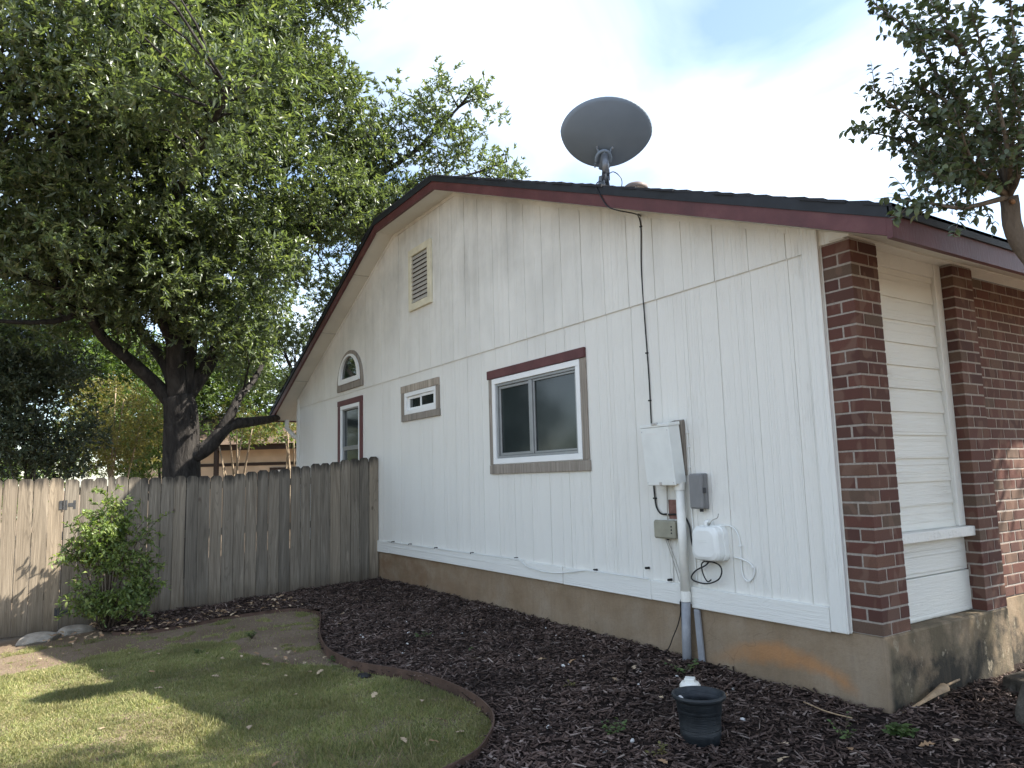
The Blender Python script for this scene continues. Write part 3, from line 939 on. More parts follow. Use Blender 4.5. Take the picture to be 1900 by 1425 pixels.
MB().bevbox((-6.73, -0.030, 1.795), (-5.60, -0.003, 1.883), 0.003).build('trim_board', MAT['barewood'], win)
MB().bevbox((-6.745, -0.024, 1.885), (-6.643, -0.003, 2.185), 0.003).build('trim_board', MAT['barewood'], win)
MB().bevbox((-5.698, -0.024, 1.885), (-5.612, -0.003, 2.185), 0.003).build('trim_board', MAT['barewood'], win)

x0, x1, z0, z1 = NARW
win = frame_box(MB(), x0, x1, z0, z1, 0.06, -0.022, 0.07).build('window', MAT['vinyl'], house)
win['label'] = 'narrow window with red trim rising behind the fence'
frame_box(MB(), x0 + 0.061, x1 - 0.061, z0 + 0.061, 1.55, 0.045, 0.0, 0.05).build('sash', MAT['alu'], win)
frame_box(MB(), x0 + 0.061, x1 - 0.061, 1.551, z1 - 0.061, 0.02, -0.004, 0.05).build('sash', MAT['alu'], win)
MB().box((x0 + 0.08, 0.030, z0 + 0.08), (x1 - 0.08, 0.035, z1 - 0.08)).build('pane', MAT['screen_glass'], win)
MB().bevbox((-9.28, -0.032, 2.243), (-8.195, -0.003, 2.33), 0.003).build('trim_board', MAT['red'], win)
MB().bevbox((-9.275, -0.028, 0.85), (-9.173, -0.003, 2.241), 0.003).build('trim_board', MAT['red'], win)
MB().bevbox((-8.297, -0.028, 0.85), (-8.20, -0.003, 2.241), 0.003).build('trim_board', MAT['red'], win)

# arched window sits proud of the boards
def arch_poly(cx, hw, z0, rise, n=20):
    pts = [(cx - hw, z0), (cx + hw, z0)]
    for i in range(n + 1):
        t = math.pi * i / n
        pts.append((cx + hw * math.cos(t), z0 + 0.06 + rise * math.sin(t)))
    return pts
def arch_ring(cx, z0, hw0, r0, hw1, r1, zi, y0, y1):
    """outer and inner arch joined as a ring"""
    n = 20
    o = [(cx - hw0, z0)] + [(cx - hw0 * math.cos(math.pi * i / n), z0 + 0.06 + r0 * math.sin(math.pi * i / n)) for i in range(n + 1)] + [(cx + hw0, z0)]
    q = [(cx - hw1, zi)] + [(cx - hw1 * math.cos(math.pi * i / n), zi + 0.02 + r1 * math.sin(math.pi * i / n)) for i in range(n + 1)] + [(cx + hw1, zi)]
    m = MB()
    N = len(o)
    vs = [(x, y0, z) for x, z in o] + [(x, y0, z) for x, z in q] + [(x, y1, z) for x, z in o] + [(x, y1, z) for x, z in q]
    fs = []
    for i in range(N):
        j = (i + 1) % N
        fs += [(i, j, j + N, i + N), (i + 2 * N, i + 3 * N, j + 3 * N, j + 2 * N), (i, i + 2 * N, j + 2 * N, j), (i + N, j + N, j + 3 * N, i + 3 * N)]
    return m.add(vs, fs)
cx = -8.70
aw = arch_ring(cx, 2.48, 0.565, 0.575, 0.475, 0.45, 2.585, -0.045, -0.0145).build('arched_window', MAT['barewood'], house)
aw['label'] = 'half-round window with bare grey wood surround'
arch_ring(cx, 2.587, 0.472, 0.45 - 0.042, 0.36, 0.335, 2.665, -0.060, -0.0145).build('frame', MAT['vinyl'], aw)
MB().prism_xz([(cx - 0.36, 2.66), (cx + 0.36, 2.66)] + [(cx + 0.36 * math.cos(math.pi * i / 16), 2.685 + 0.335 * math.sin(math.pi * i / 16)) for i in range(17)], -0.026, -0.020).build('pane', MAT['glass'], aw)

# gable vent
vx0, vx1, vz0, vz1 = -6.42, -5.75, 3.28, 4.135
gv = frame_box(MB(), vx0, vx1, vz0, vz1, 0.095, -0.050, -0.0145).build('gable_vent', MAT['cream'], house)
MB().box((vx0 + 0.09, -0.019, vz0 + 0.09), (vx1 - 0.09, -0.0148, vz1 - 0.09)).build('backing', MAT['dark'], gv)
nsl = 11
for i in range(nsl):
    zc = vz0 + 0.105 + i * (vz1 - vz0 - 0.2) / nsl
    MB().prism_yz([(-0.046, zc), (-0.042, zc - 0.004), (-0.020, zc + 0.048), (-0.024, zc + 0.052)], vx0 + 0.096, vx1 - 0.096).build('slat', MAT['slat'], gv)
# downspout at the far corner
dsp = [(-11.95, -0.1, 2.24), (-11.95, -0.1, 2.08), (-11.80, -0.02, 1.93), (-11.62, 0.10, 1.80), (-11.60, 0.12, 1.5), (-11.60, 0.12, -0.3)]
MB().tube(dsp, 0.045, 8).build('downspout', MAT['trim'], house)

# ------------------------------------------------------------------ fence and gate
FX = -7.6
def ftop(y): return 1.36 + 0.11 * y if y > -2.05 else 1.125 + 0.006 * math.sin(y * 5)
fence = thing('wooden_fence', 'weathered grey dog-eared picket fence running from the house wall', 'fence', (FX, -1.9, -0.5))
gate = thing('garden_gate', 'sun-bleached picket gate hung on black hinges beside the shrub', 'gate', (FX, -4.8, -0.6))
def picket(parent, yc, w, zt, zb, mat, xo=0.0):
    e = min(0.03, w * 0.25)
    h = w / 2
    lean = random.uniform(-0.004, 0.004)
    poly = [(yc - h, zb), (yc + h, zb), (yc + h + lean, zt - e), (yc + h - e + lean, zt), (yc - h + e + lean, zt), (yc - h + lean, zt - e)]
    m = MB().prism_yz(poly, FX - 0.008 + xo, FX + 0.010 + xo)
    return m.build('picket', mat, parent)
y = -0.085
i = 0
gaps = {17: 0.006}
while y > -3.98:
    w = random.choice([0.132, 0.138, 0.142, 0.135]) if i not in (21, 24) else 0.075
    yc = y - w / 2 + 0.07
    picket(fence, yc, w, ftop(yc) + random.uniform(-0.010, 0.012), g(FX, yc) - 0.01 + random.uniform(0, .02), MAT['picket'], random.uniform(-0.004, 0.004))
    y -= w + 0.0055 + random.uniform(0, 0.002) + gaps.get(i, 0)
    i += 1
yg = y + 0.07 - 0.012
yhinge = yg + 0.006
while yg > -6.4:
    w = random.choice([0.138, 0.142, 0.145])
    yc = yg - w / 2
    picket(gate, yc, w, 1.13 + random.uniform(-0.006, 0.006), -0.60 + random.uniform(-0.01, .01) - 0.02 * abs(yc + 4), MAT['gatewood'], random.uniform(-0.002, 0.003))
    yg -= w + 0.006
for zc in (-0.25, 0.35, 0.95):
    MB().add([(FX - .050, -0.01, zc + .05), (FX - .012, -0.01, zc + .05), (FX - .012, yhinge + .02, zc - .02), (FX - .050, yhinge + .02, zc - .02), (FX - .050, -0.01, zc + .14), (FX - .012, -0.01, zc + .14), (FX - .012, yhinge + .02, zc + .07), (FX - .050, yhinge + .02, zc + .07)],
             [(0, 3, 2, 1), (4, 5, 6, 7), (0, 1, 5, 4), (1, 2, 6, 5), (2, 3, 7, 6), (3, 0, 4, 7)]).build('rail', MAT['picket'], fence)
    MB().box((FX - 0.05, -6.4, zc), (FX - 0.012, yhinge - 0.02, zc + 0.09)).build('rail', MAT['gatewood'], gate)
for yp in (-0.12, -2.0, yhinge + 0.05):
    MB().box((FX - 0.14, yp - 0.045, -0.9), (FX - 0.052, yp + 0.045, ftop(yp) - 0.06)).build('post', MAT['picket'], fence)
for zc in (0.82, -0.40):
    h_ = MB()
    h_.box((FX + 0.012, yhinge + 0.015, zc - 0.055), (FX + 0.017, yhinge + 0.035, zc + 0.055))
    h_.box((FX + 0.012, yhinge + 0.045, zc - 0.022), (FX + 0.0165, yhinge + 0.10, zc + 0.022))
    h_.box((FX + 0.012, yhinge + 0.095, zc - 0.05), (FX + 0.016, yhinge + 0.12, zc + 0.05))
    h_.box((FX + 0.012, yhinge - 0.045, zc - 0.05), (FX + 0.017, yhinge - 0.012, zc + 0.05))
    h_.tube([(FX + 0.020, yhinge, zc - 0.058), (FX + 0.020, yhinge, zc + 0.058)], 0.007, 8)
    h_.build('hinge', MAT['ironblack'], gate)

# ------------------------------------------------------------------ garden edging
m = MB()
ecp = EC[6:]
for i in range(len(ecp) - 1):
    (xa, ya), (xb, yb) = ecp[i], ecp[i + 1]
    d = Vector((xb - xa, yb - ya, 0)).normalized(); nrm = Vector((-d.y, d.x, 0)) * 0.005
    def hh(x): return 0.035 if x < -6.0 else min(0.078, 0.03 + (x + 6.0) * 0.08)
    za, zb = g(xa, ya), g(xb, yb)
    vs = []
    for (x, y_, z_, h_) in ((xa, ya, za, hh(xa)), (xb, yb, zb, hh(xb))):
        vs += [(x - nrm.x, y_ - nrm.y, z_ - .08), (x + nrm.x, y_ + nrm.y, z_ - .08), (x + nrm.x, y_ + nrm.y, z_ + h_), (x - nrm.x, y_ - nrm.y, z_ + h_)]
    m.add(vs, [(0, 1, 5, 4), (1, 2, 6, 5), (2, 3, 7, 6), (3, 0, 4, 7)])
e_ = m.build('garden_edging', MAT['edging'])
tag(e_, 'brown curved metal edging strip between lawn and mulch bed', 'garden edging')

# ------------------------------------------------------------------ satellite dish on the roof
foot = Vector((-2.17, -0.13, ztop(-2.17)))
sd_ = thing('satellite_dish', 'grey oval satellite dish on a short mast at the roof edge', 'satellite dish', foot)
fh = Vector((f.x, f.y, 0)).normalized()
nrm = (fh * math.cos(math.radians(52)) + Vector((0, 0, 1)) * math.sin(math.radians(52))).normalized()
side = nrm.cross(Vector((0, 0, 1))).normalized()
side = (side * math.cos(math.radians(-4)) + side.cross(nrm) * math.sin(math.radians(-4))).normalized()
upv = side.cross(nrm).normalized()
dc = Vector((-2.03, -0.20, 3.965))
A_, B_ = 0.402, 0.325
def dish_pt(rr, w, back):
    # shallow bowl, rim towards nrm; slightly egg-shaped (narrower at the bottom)
    k_ = 1.0 - 0.10 * max(0, -math.sin(w))
    return dc + side * (A_ * rr * math.cos(w) * k_) + upv * (B_ * rr * math.sin(w)) + nrm * (0.075 * (rr * rr - 1.0) - (0.008 if back else 0))
vs, fs = [], []
NR, NW = 10, 56
for back in (0, 1):
    for i in range(NR + 1):
        for k_ in range(NW):
            vs.append(dish_pt(max(i / NR, 0.001), 2 * math.pi * k_ / NW, back))
off = (NR + 1) * NW
for i in range(NR):
    for k_ in range(NW):
        k2 = (k_ + 1) % NW
        q = (i * NW + k_, i * NW + k2, (i + 1) * NW + k2, (i + 1) * NW + k_)
        fs.append(q); fs.append(tuple(x + off for x in reversed(q)))
for k_ in range(NW):
    k2 = (k_ + 1) % NW
    fs.append((NR * NW + k_, NR * NW + k2, off + NR * NW + k2, off + NR * NW + k_))
refl = mobj('reflector', vs, fs, MAT['dish'], sd_, True)
fix_normals(refl.data)
bc = dc - upv * (0.55 * B_) - nrm * 0.072      # bracket centre on the back
bc = bc + side * (-0.01)
m = MB()
ring = []
for k_ in range(25):
    w = math.pi * (1.15 - 1.3 * k_ / 24)
    ring.append(bc + side * (0.062 * math.cos(w)) + upv * (0.075 * math.sin(w) - 0.01) - nrm * 0.035)
m.tube(ring, 0.016, 8)
for (a_, b_) in ((-0.065, 0.085), (0.065, 0.085), (-0.06, -0.09), (0.06, -0.09)):
    m.tube([bc + side * a_ * 0.75 + upv * b_ * 0.5 - nrm * 0.03, bc + side * a_ * 1.05 + upv * b_ + nrm * 0.008], 0.011, 6)
m.tube([bc + upv * 0.06 - nrm * 0.02, bc - upv * 0.11 - nrm * 0.03], 0.03, 8)
brk = m.build('bracket', MAT['dish'], sd_, True)
for (a_, b_) in ((-0.068, 0.09), (0.068, 0.09), (-0.063, -0.095), (0.063, -0.095), (0.035, 0.035), (0.045, -0.02), (-0.04, 0.03)):
    c0 = bc + side * a_ + upv * b_ - nrm * 0.012
    MB().tube([c0, c0 - nrm * 0.02], 0.008, 6).build('bolt', MAT['bolt'], brk)
mtop = bc - nrm * 0.075 + upv * 0.05
mast = MB().tube([foot + Vector((0.0, 0, 0.05)), Vector((mtop.x, mtop.y, foot.z + 0.2)), mtop], 0.023, 12).build('mast', MAT['dishmetal'], sd_, True)
MB().tube([mtop - Vector((0, 0, 0.16)), mtop - Vector((0, 0, 0.0))], 0.031, 12).build('clamp', MAT['dishmetal'], mast, True)
m = MB()
dz_ = -0.403
m.add([(foot.x + a_, foot.y + b_, foot.z + dz_ * a_ + c_) for a_, b_, c_ in ((-.09, -.07, .012), (.09, -.07, .012), (.09, .09, .012), (-.09, .09, .012), (-.09, -.07, .022), (.09, -.07, .022), (.09, .09, .022), (-.09, .09, .022))],
      [(0, 3, 2, 1), (4, 5, 6, 7), (0, 1, 5, 4), (1, 2, 6, 5), (2, 3, 7, 6), (3, 0, 4, 7)])
m.prism_xz([(foot.x - .05, foot.z + 0.03), (foot.x + .05, foot.z - 0.005), (foot.x + .028, foot.z + .11), (foot.x - .028, foot.z + .12)], foot.y - 0.03, foot.y - 0.024)
m.prism_xz([(foot.x - .05, foot.z + 0.03), (foot.x + .05, foot.z - 0.005), (foot.x + .028, foot.z + .11), (foot.x - .028, foot.z + .12)], foot.y + 0.024, foot.y + 0.03)
m.build('foot_plate', MAT['dishmetal'], sd_)
lnb = bc - upv * 0.12 - nrm * 0.02 + side * 0.05
MB().tube([lnb, lnb - Vector((0, 0, 0.10))], 0.022, 8).build('connector', MAT['drip'], sd_)
c0 = lnb - Vector((0, 0, 0.05))
lp = [c0, c0 + side * 0.06 + Vector((0, 0, 0.03)), c0 + side * 0.125 + Vector((0, 0, -0.03)), c0 + side * 0.115 + Vector((0, 0, -0.12)), c0 + side * 0.03 + Vector((0, 0, -0.165)), foot + Vector((0.02, -0.03, 0.06))]
MB().tube(smooth_curve(lp, 6), 0.0045, 6).build('loop_cable', MAT['black'], sd_, True)

# roof vent pipe behind
vp = Vector((-3.02, 1.06, ztop(-3.02)))
rv = thing('roof_vent', 'round brown vent cap on white base behind the roof edge', 'roof vent', vp)
MB().lathe([(0.10, -0.05), (0.095, 0.15), (0.10, 0.20), (0.0, 0.20)], vp, 20).build('vent_pipe', MAT['pvc'], rv, True)
m = MB().lathe([(0.0, 0.24), (0.10, 0.238), (0.128, 0.215), (0.132, 0.165), (0.124, 0.165), (0.12, 0.21), (0.0, 0.225)], vp, 28)
m.build('vent_cap', MAT['ventbrown'], rv, True)
MB().bevbox((vp.x - .17, vp.y - .15, vp.z - .02), (vp.x + .17, vp.y + .15, vp.z + 0.075), 0.02).build('flashing', MAT['pvc'], rv)

STAPLES = [(-7.05, .153), (-6.5, .153), (-5.75, .153), (-4.85, .154), (-3.93, .166), (-2.64, .160), (-1.97, .235), (-1.72, .165)]
# ------------------------------------------------------------------ service equipment on the wall
def tilted(m, pivot, deg):
    c_, s_ = math.cos(math.radians(deg)), math.sin(math.radians(deg))
    out = []
    for (x, y, z) in m.v:
        dy, dz = y - pivot[0], z - pivot[1]
        out.append((x, pivot[0] + c_ * dy - s_ * dz, pivot[1] + s_ * dy + c_ * dz))
    m.v = out
    return m
pb = thing('electrical_panel', 'white steel service panel leaning off the wall above the conduit', 'electrical panel', (-1.64, -0.02, 0.92))
T = lambda m: tilted(m, (-0.02, 0.93), 6.0)
T(MB().bevbox((-1.785, -0.135, 0.925), (-1.485, -0.022, 1.385), 0.004)).build('cabinet', MAT['panel'], pb)
T(MB().bevbox((-1.790, -0.150, 0.918), (-1.478, -0.1355, 1.372), 0.005)).build('door', MAT['panel'], pb)
T(MB().bevbox((-1.790, -0.152, 1.374), (-1.476, -0.02, 1.400), 0.004)).build('hood', MAT['panel'], pb)
T(MB().bevbox((-1.655, -0.162, 1.392), (-1.59, -0.140, 1.410), 0.004)).build('latch', MAT['bolt'], pb)
T(MB().box((-1.735, -0.1512, 1.315), (-1.615, -0.1503, 1.333))).build('faded_sticker', MAT['cablewhite'], pb)
m = MB()
for rr, dd in ((0.034, 0.0015), (0.024, 0.003), (0.013, 0.0045)):
    m.tube([(-1.486, -0.072, 1.0), (-1.485 + dd, -0.072, 1.0)], rr, 18)
T(m).build('knockout', MAT['panel'], pb)
MB().prism_yz([(-0.003, 0.98), (-0.018, 0.98), (-0.052, 1.40), (-0.003, 1.415)], -1.60, -1.487).build('backing_block', MAT['barewood'], pb)

for (sx_, sz_) in ((-1.775, 0.94), (-1.495, 0.94), (-1.775, 1.345), (-1.495, 1.345)):
    T(MB().tube([(sx_, -0.1495, sz_), (sx_, -0.1525, sz_)], 0.005, 8)).build('screw', MAT['bolt'], pb)
T(MB().bevbox((-1.65, -0.153, 0.921), (-1.62, -0.1505, 0.945), 0.001)).build('hasp', MAT['bolt'], pb)
gb = thing('grey_utility_box', 'grey plastic box right of the white panel', 'utility box', (-1.34, -0.01, 0.72))
MB().bevbox((-1.405, -0.045, 0.725), (-1.283, -0.003, 0.992), 0.008).build('base', MAT['greybox'], gb)
MB().bevbox((-1.408, -0.088, 0.728), (-1.280, -0.046, 0.990), 0.012).build('cover', MAT['greybox'], gb)
MB().bevbox((-1.281, -0.070, 0.845), (-1.268, -0.045, 0.885), 0.003).build('latch', MAT['ironblack'], gb)
MB().tube([(-1.33, -0.04, 0.726), (-1.33, -0.04, 0.705)], 0.014, 8).build('gland', MAT['black'], gb)

tb = thing('tan_junction_box', 'small tan plastic box with three screws left of the conduit', 'junction box', (-1.68, -0.01, 0.48))
MB().bevbox((-1.812, -0.042, 0.492), (-1.585, -0.003, 0.628), 0.006).build('base', MAT['tanbox'], tb)
MB().bevbox((-1.816, -0.085, 0.488), (-1.582, -0.043, 0.632), 0.014).build('cover', MAT['tanbox'], tb)
for zc in (0.585, 0.560, 0.535):
    MB().tube([(-1.612, -0.0845, zc), (-1.612, -0.0875, zc)], 0.007, 8).build('screw', MAT['black'], tb)
MB().tube([(-1.70, -0.04, 0.489), (-1.70, -0.04, 0.475)], 0.012, 8).build('gland', MAT['black'], tb)
MB().tube([(-1.70, -0.03, 0.632), (-1.70, -0.03, 0.66), (-1.705, -0.012, 0.95)], 0.005, 6).build('lead', MAT['slat'], tb)
rb = MB().box((-1.70, -0.014, 0.64), (-1.575, -0.003, 0.79)).build('unpainted_patch_board', MAT['oldred'])
tag(rb, 'small bare reddish board on the wall behind the conduit', 'board')

tl = thing('telecom_box', 'rounded white telecom enclosure with looped cables below', 'telecom box', (-1.25, -0.01, 0.36))
def rounded(x0, x1, z0, z1, y0, y1, ins, rad, n=5, taper=0.0):
    def ring(k, y):
        a0, a1, b0, b1 = x0 + k, x1 - k, z0 + k, z1 - k
        out = []
        r_ = rad
        for (cx_, cz_, s0) in ((a1 - r_, b1 - r_, 0), (a0 + r_, b1 - r_, 90), (a0 + r_, b0 + r_, 180), (a1 - r_, b0 + r_, 270)):
            for i in range(n + 1):
                w = math.radians(s0 + 90 * i / n)
                z_ = cz_ + r_ * math.sin(w)
                sh = (1 - taper * max(0, (z_ - (b0 + b1) / 2) / (b1 - b0)) * 2)
                mid = (a0 + a1) / 2
                out.append((mid + (cx_ + r_ * math.cos(w) - mid) * sh, y, z_))
        return out
    R = [ring(0, y1), ring(0, y0 + ins * 0.8), ring(ins * 0.3, y0 + ins * 0.3), ring(ins, y0)]
    N = len(R[0])
    m = MB()
    vs = [p for q in R for p in q]
    fs = []
    for i in range(3):
        for k_ in range(N):
            fs.append((i * N + k_, i * N + (k_ + 1) % N, (i + 1) * N + (k_ + 1) % N, (i + 1) * N + k_))
    fs.append(tuple(range(N)))
    fs.append(tuple(3 * N + k_ for k_ in range(N - 1, -1, -1)))
    return m.add(vs, fs)
rounded(-1.385, -1.115, 0.352, 0.608, -0.055, -0.003, 0.006, 0.05, 5, 0.10).build('base', MAT['telebox'], tl, False)
cv = rounded(-1.380, -1.120, 0.357, 0.603, -0.130, -0.056, 0.030, 0.055, 5, 0.12).build('cover', MAT['telebox'], tl, False)
for zc in (0.505, 0.49):
    MB().box((-1.29, -0.1325, zc), (-1.22, -0.1305, zc + 0.004)).build('embossed_line', MAT['panel'], cv)
MB().tube([(-1.265, -0.07, 0.602), (-1.265, -0.08, 0.632), (-1.265, -0.055, 0.640), (-1.265, -0.035, 0.615)], 0.014, 8).build('hanger_hook', MAT['telebox'], tl, True)
MB().tube([(-1.26, -0.06, 0.355), (-1.26, -0.06, 0.343)], 0.035, 10).build('grommet', MAT['black'], tl)

cd = thing('conduit', 'vertical plastic conduit below the panel, grey at its foot', 'conduit', (-1.55, -0.06, -0.48))
MB().tube([(-1.520, -0.062, 0.93), (-1.522, -0.062, 0.10)], 0.0345, 14).build('pipe', MAT['pvc'], cd, True)
MB().tube([(-1.522, -0.062, 0.035), (-1.545, -0.055, -0.25), (-1.558, -0.05, -0.56)], 0.0345, 14).build('lower_pipe', MAT['pvcgrey'], cd, True)
MB().tube([(-1.520, -0.062, 0.93), (-1.520, -0.062, 0.868)], 0.041, 14).build('coupling', MAT['pvc'], cd)
MB().tube([(-1.522, -0.062, 0.105), (-1.522, -0.062, 0.03)], 0.0385, 14).build('coupling', MAT['pvc'], cd)
MB().tube([(-1.556, -0.05, -0.44), (-1.560, -0.05, -0.52)], 0.041, 14).build('coupling', MAT['pvc'], cd)
uc = MB()
uc.bevbox((-0.032, -0.03, 0), (0.022, 0.0, 0.46), 0.008)
uc.v = [(x - 1.452 + (0.46 - z) * 0.06, y - 0.002, z - 0.485) for x, y, z in uc.v]
tag(uc.build('cable_guard', MAT['pvcgrey']), 'short grey flat cable guard beside the conduit foot', 'cable guard')

def cable(name, pts, rad, mat, label, clips=(), group=None):
    o = MB().tube(smooth_curve(pts, 6), rad, 6).build(name, mat, None, True)
    tag(o, label, 'cable', group)
    for (x, y, z) in clips:
        MB().bevbox((x - 0.012, y - 0.008, z - 0.006), (x + 0.012, -0.001, z + 0.006), 0.002).build('clip', mat, o)
    return o
cable('dish_cable', [(foot.x + 0.0, foot.y - 0.04, foot.z + 0.06), (-2.06, -0.30, 3.50), (-2.03, -0.335, 3.44), (-1.97, -0.33, 3.32), (-1.90, -0.325, 3.225), (-1.80, -0.30, 3.165), (-1.74, -0.20, 3.14), (-1.80, -0.06, 3.16), (-1.87, -0.025, 3.20), (-1.845, -0.022, 3.09), (-1.865, -0.022, 2.72), (-1.865, -0.012, 2.25), (-1.853, -0.010, 1.8), (-1.853, -0.010, 1.38), (-1.853, -0.010, 1.0)],
      0.0055, MAT['black'], 'black cable running from the dish down the white wall', [(-1.847, -0.02, 3.09), (-1.862, -0.012, 2.0), (-1.856, -0.012, 1.6)])
cable('panel_cable', [(-1.853, -0.012, 1.0), (-1.855, -0.015, 0.916), (-1.851, -0.014, 0.824), (-1.838, -0.014, 0.733), (-1.79, -0.02, 0.682), (-1.715, -0.022, 0.673), (-1.60, -0.022, 0.676), (-1.521, -0.022, 0.657), (-1.479, -0.022, 0.585), (-1.469, -0.022, 0.491), (-1.446, -0.022, 0.416), (-1.40, -0.025, 0.36), (-1.30, -0.04, 0.345)],
      0.007, MAT['black'], 'thick black cable bending behind the conduit to the telecom box', [(-1.849, -0.02, 0.80), (-1.74, -0.028, 0.676)])
cable('coiled_cable', [(-1.27, -0.05, 0.35), (-1.182, -0.055, 0.328), (-1.158, -0.055, 0.284), (-1.196, -0.055, 0.222), (-1.311, -0.05, 0.181), (-1.438, -0.04, 0.185), (-1.478, -0.035, 0.212), (-1.432, -0.03, 0.264), (-1.324, -0.045, 0.31), (-1.27, -0.05, 0.35)],
      0.0055, MAT['black'], 'black cable looped in a wide coil under the telecom box')
cable('hanging_cable', [(-1.30, -0.065, 0.35), (-1.335, -0.07, 0.32), (-1.325, -0.07, 0.252), (-1.287, -0.07, 0.201), (-1.25, -0.07, 0.217)], 0.005, MAT['black'], 'short black cable end hooking up below the telecom box')
cable('antenna_wire', [(-1.255, -0.05, 0.61), (-1.225, -0.05, 0.645), (-1.175, -0.05, 0.665), (-1.162, -0.05, 0.695)], 0.0035, MAT['slat'], 'thin grey wire sticking up above the telecom box')
cable('white_loop_cable', [(-1.20, -0.03, 0.610), (-1.087, -0.015, 0.607), (-1.032, -0.012, 0.563), (-1.012, -0.012, 0.482), (-1.011, -0.012, 0.392), (-1.015, -0.012, 0.318), (-1.0, -0.012, 0.254), (-0.961, -0.012, 0.23), (-0.918, -0.012, 0.262), (-0.903, -0.012, 0.32), (-0.94, -0.012, 0.357), (-1.0, -0.018, 0.38), (-1.078, -0.012, 0.387)],
      0.006, MAT['cablewhite'], 'white painted cable looping to the right of the telecom box', [(-1.012, -0.016, 0.47), (-0.915, -0.016, 0.33), (-0.961, -0.016, 0.23)])
cable('left_loop_cable', [(-1.37, -0.02, 0.585), (-1.42, -0.018, 0.555), (-1.455, -0.014, 0.50), (-1.462, -0.012, 0.40), (-1.42, -0.02, 0.36), (-1.38, -0.03, 0.37)], 0.0055, MAT['cablewhite'], 'white painted cable curving left of the telecom box')
cable('drop_wire', [(-1.585, -0.06, 0.02), (-1.59, -0.055, -0.06), (-1.634, -0.05, -0.165), (-1.691, -0.05, -0.261), (-1.749, -0.05, -0.359), (-1.855, -0.05, -0.45), (-1.87, -0.05, -0.49), (-1.85, -0.06, -0.54)], 0.0045, MAT['black'], 'thin black wire dropping from the conduit into the mulch')
cable('ground_strap', [(-1.60, -0.03, 0.03), (-1.603, -0.03, -0.2), (-1.612, -0.03, -0.55)], 0.009, MAT['black'], 'black cable hugging the left side of the grey conduit')
cable('skirt_cable', [(-7.2, -0.038, 0.150), (-5.4, -0.038, 0.151), (-3.93, -0.038, 0.160), (-3.80, -0.045, 0.14), (-3.633, -0.05, 0.098), (-3.296, -0.05, 0.080), (-2.981, -0.05, 0.113), (-2.801, -0.045, 0.143), (-2.645, -0.04, 0.152), (-1.95, -0.038, 0.152)],
      0.0055, MAT['cablewhite'], 'white cable sagging along the top of the skirt board', [(-3.93, -0.04, 0.162), (-2.645, -0.04, 0.154)])
skc = bpy.data.objects['skirt_cable']
for (x, z) in STAPLES:
    MB().bevbox((x - 0.009, -0.044, z - 0.008), (x + 0.009, -0.0005, z + 0.010), 0.002).build('staple', MAT['black'], skc)
for k_, (xa, za, xb, zb) in enumerate([(-1.76, 0.49, -1.63, 0.16), (-1.70, 0.475, -1.69, 0.15), (-1.74, 0.49, -1.60, 0.17)]):
    cable('thin_wire', [(xa, -0.012, za), ((xa + xb) / 2 + 0.006, -0.010, (za + zb) / 2), (xb, -0.010, zb)], 0.0024, MAT['slat'], ['thin grey wire slanting down from the tan box, leftmost', 'thin grey wire dropping straight from under the tan box', 'thin grey wire crossing the others below the tan box'][k_])
cable('vertical_cable', [(-1.462, -0.012, 0.94), (-1.458, -0.012, 0.7), (-1.452, -0.012, 0.4), (-1.448, -0.012, 0.16)], 0.006, MAT['cablewhite'], 'white painted cable running straight down right of the conduit')
cable('upper_right_cable', [(-1.475, -0.012, 1.415), (-1.462, -0.010, 1.30), (-1.458, -0.010, 1.15), (-1.455, -0.010, 0.99)], 0.005, MAT['cablewhite'], 'white painted cable beside the right edge of the white panel', [(-1.462, -0.012, 1.31), (-1.458, -0.012, 1.20), (-1.456, -0.012, 1.04)])

# ------------------------------------------------------------------ pot, cleanout, rocks
pz = float(bedz(-0.45, -1.10)) - 0.005
pot = thing('plant_pot', 'empty black plastic plant pot standing on the mulch', 'plant pot', (-0.45, -1.10, pz))
pc = (-0.45, -1.10, pz - 0.01)
prof = [(0.0, 0.0), (0.098, 0.0), (0.103, 0.006), (0.108, 0.045), (0.111, 0.05), (0.1125, 0.075), (0.1105, 0.08), (0.118, 0.175), (0.1215, 0.18), (0.1225, 0.2), (0.121, 0.205), (0.127, 0.232), (0.136, 0.238), (0.147, 0.247), (0.150, 0.258), (0.147, 0.266), (0.139, 0.268), (0.134, 0.262), (0.130, 0.235), (0.126, 0.228), (0.120, 0.17), (0.112, 0.165)]
body = MB().lathe(prof, pc, 48).build('body', MAT['pot'], pot, True)
MB().lathe([(0.0, 0.168), (0.119, 0.166)], pc, 24).build('soil', MAT['mulchbase'], pot)
for row, (zr, rr) in enumerate(((0.0905, 0.1118), (0.168, 0.1182))):
    m = MB()
    for k_ in range(64):
        w = 2 * math.pi * k_ / 64
        c0 = Vector((pc[0] + rr * math.cos(w), pc[1] + rr * math.sin(w), pc[2] + zr))
        dv = Vector((math.cos(w), math.sin(w), 0))
        m.tube([c0 - dv * 0.002, c0 + dv * 0.0025], 0.003, 5)
    m.build('bead_row', MAT['pot'], body)
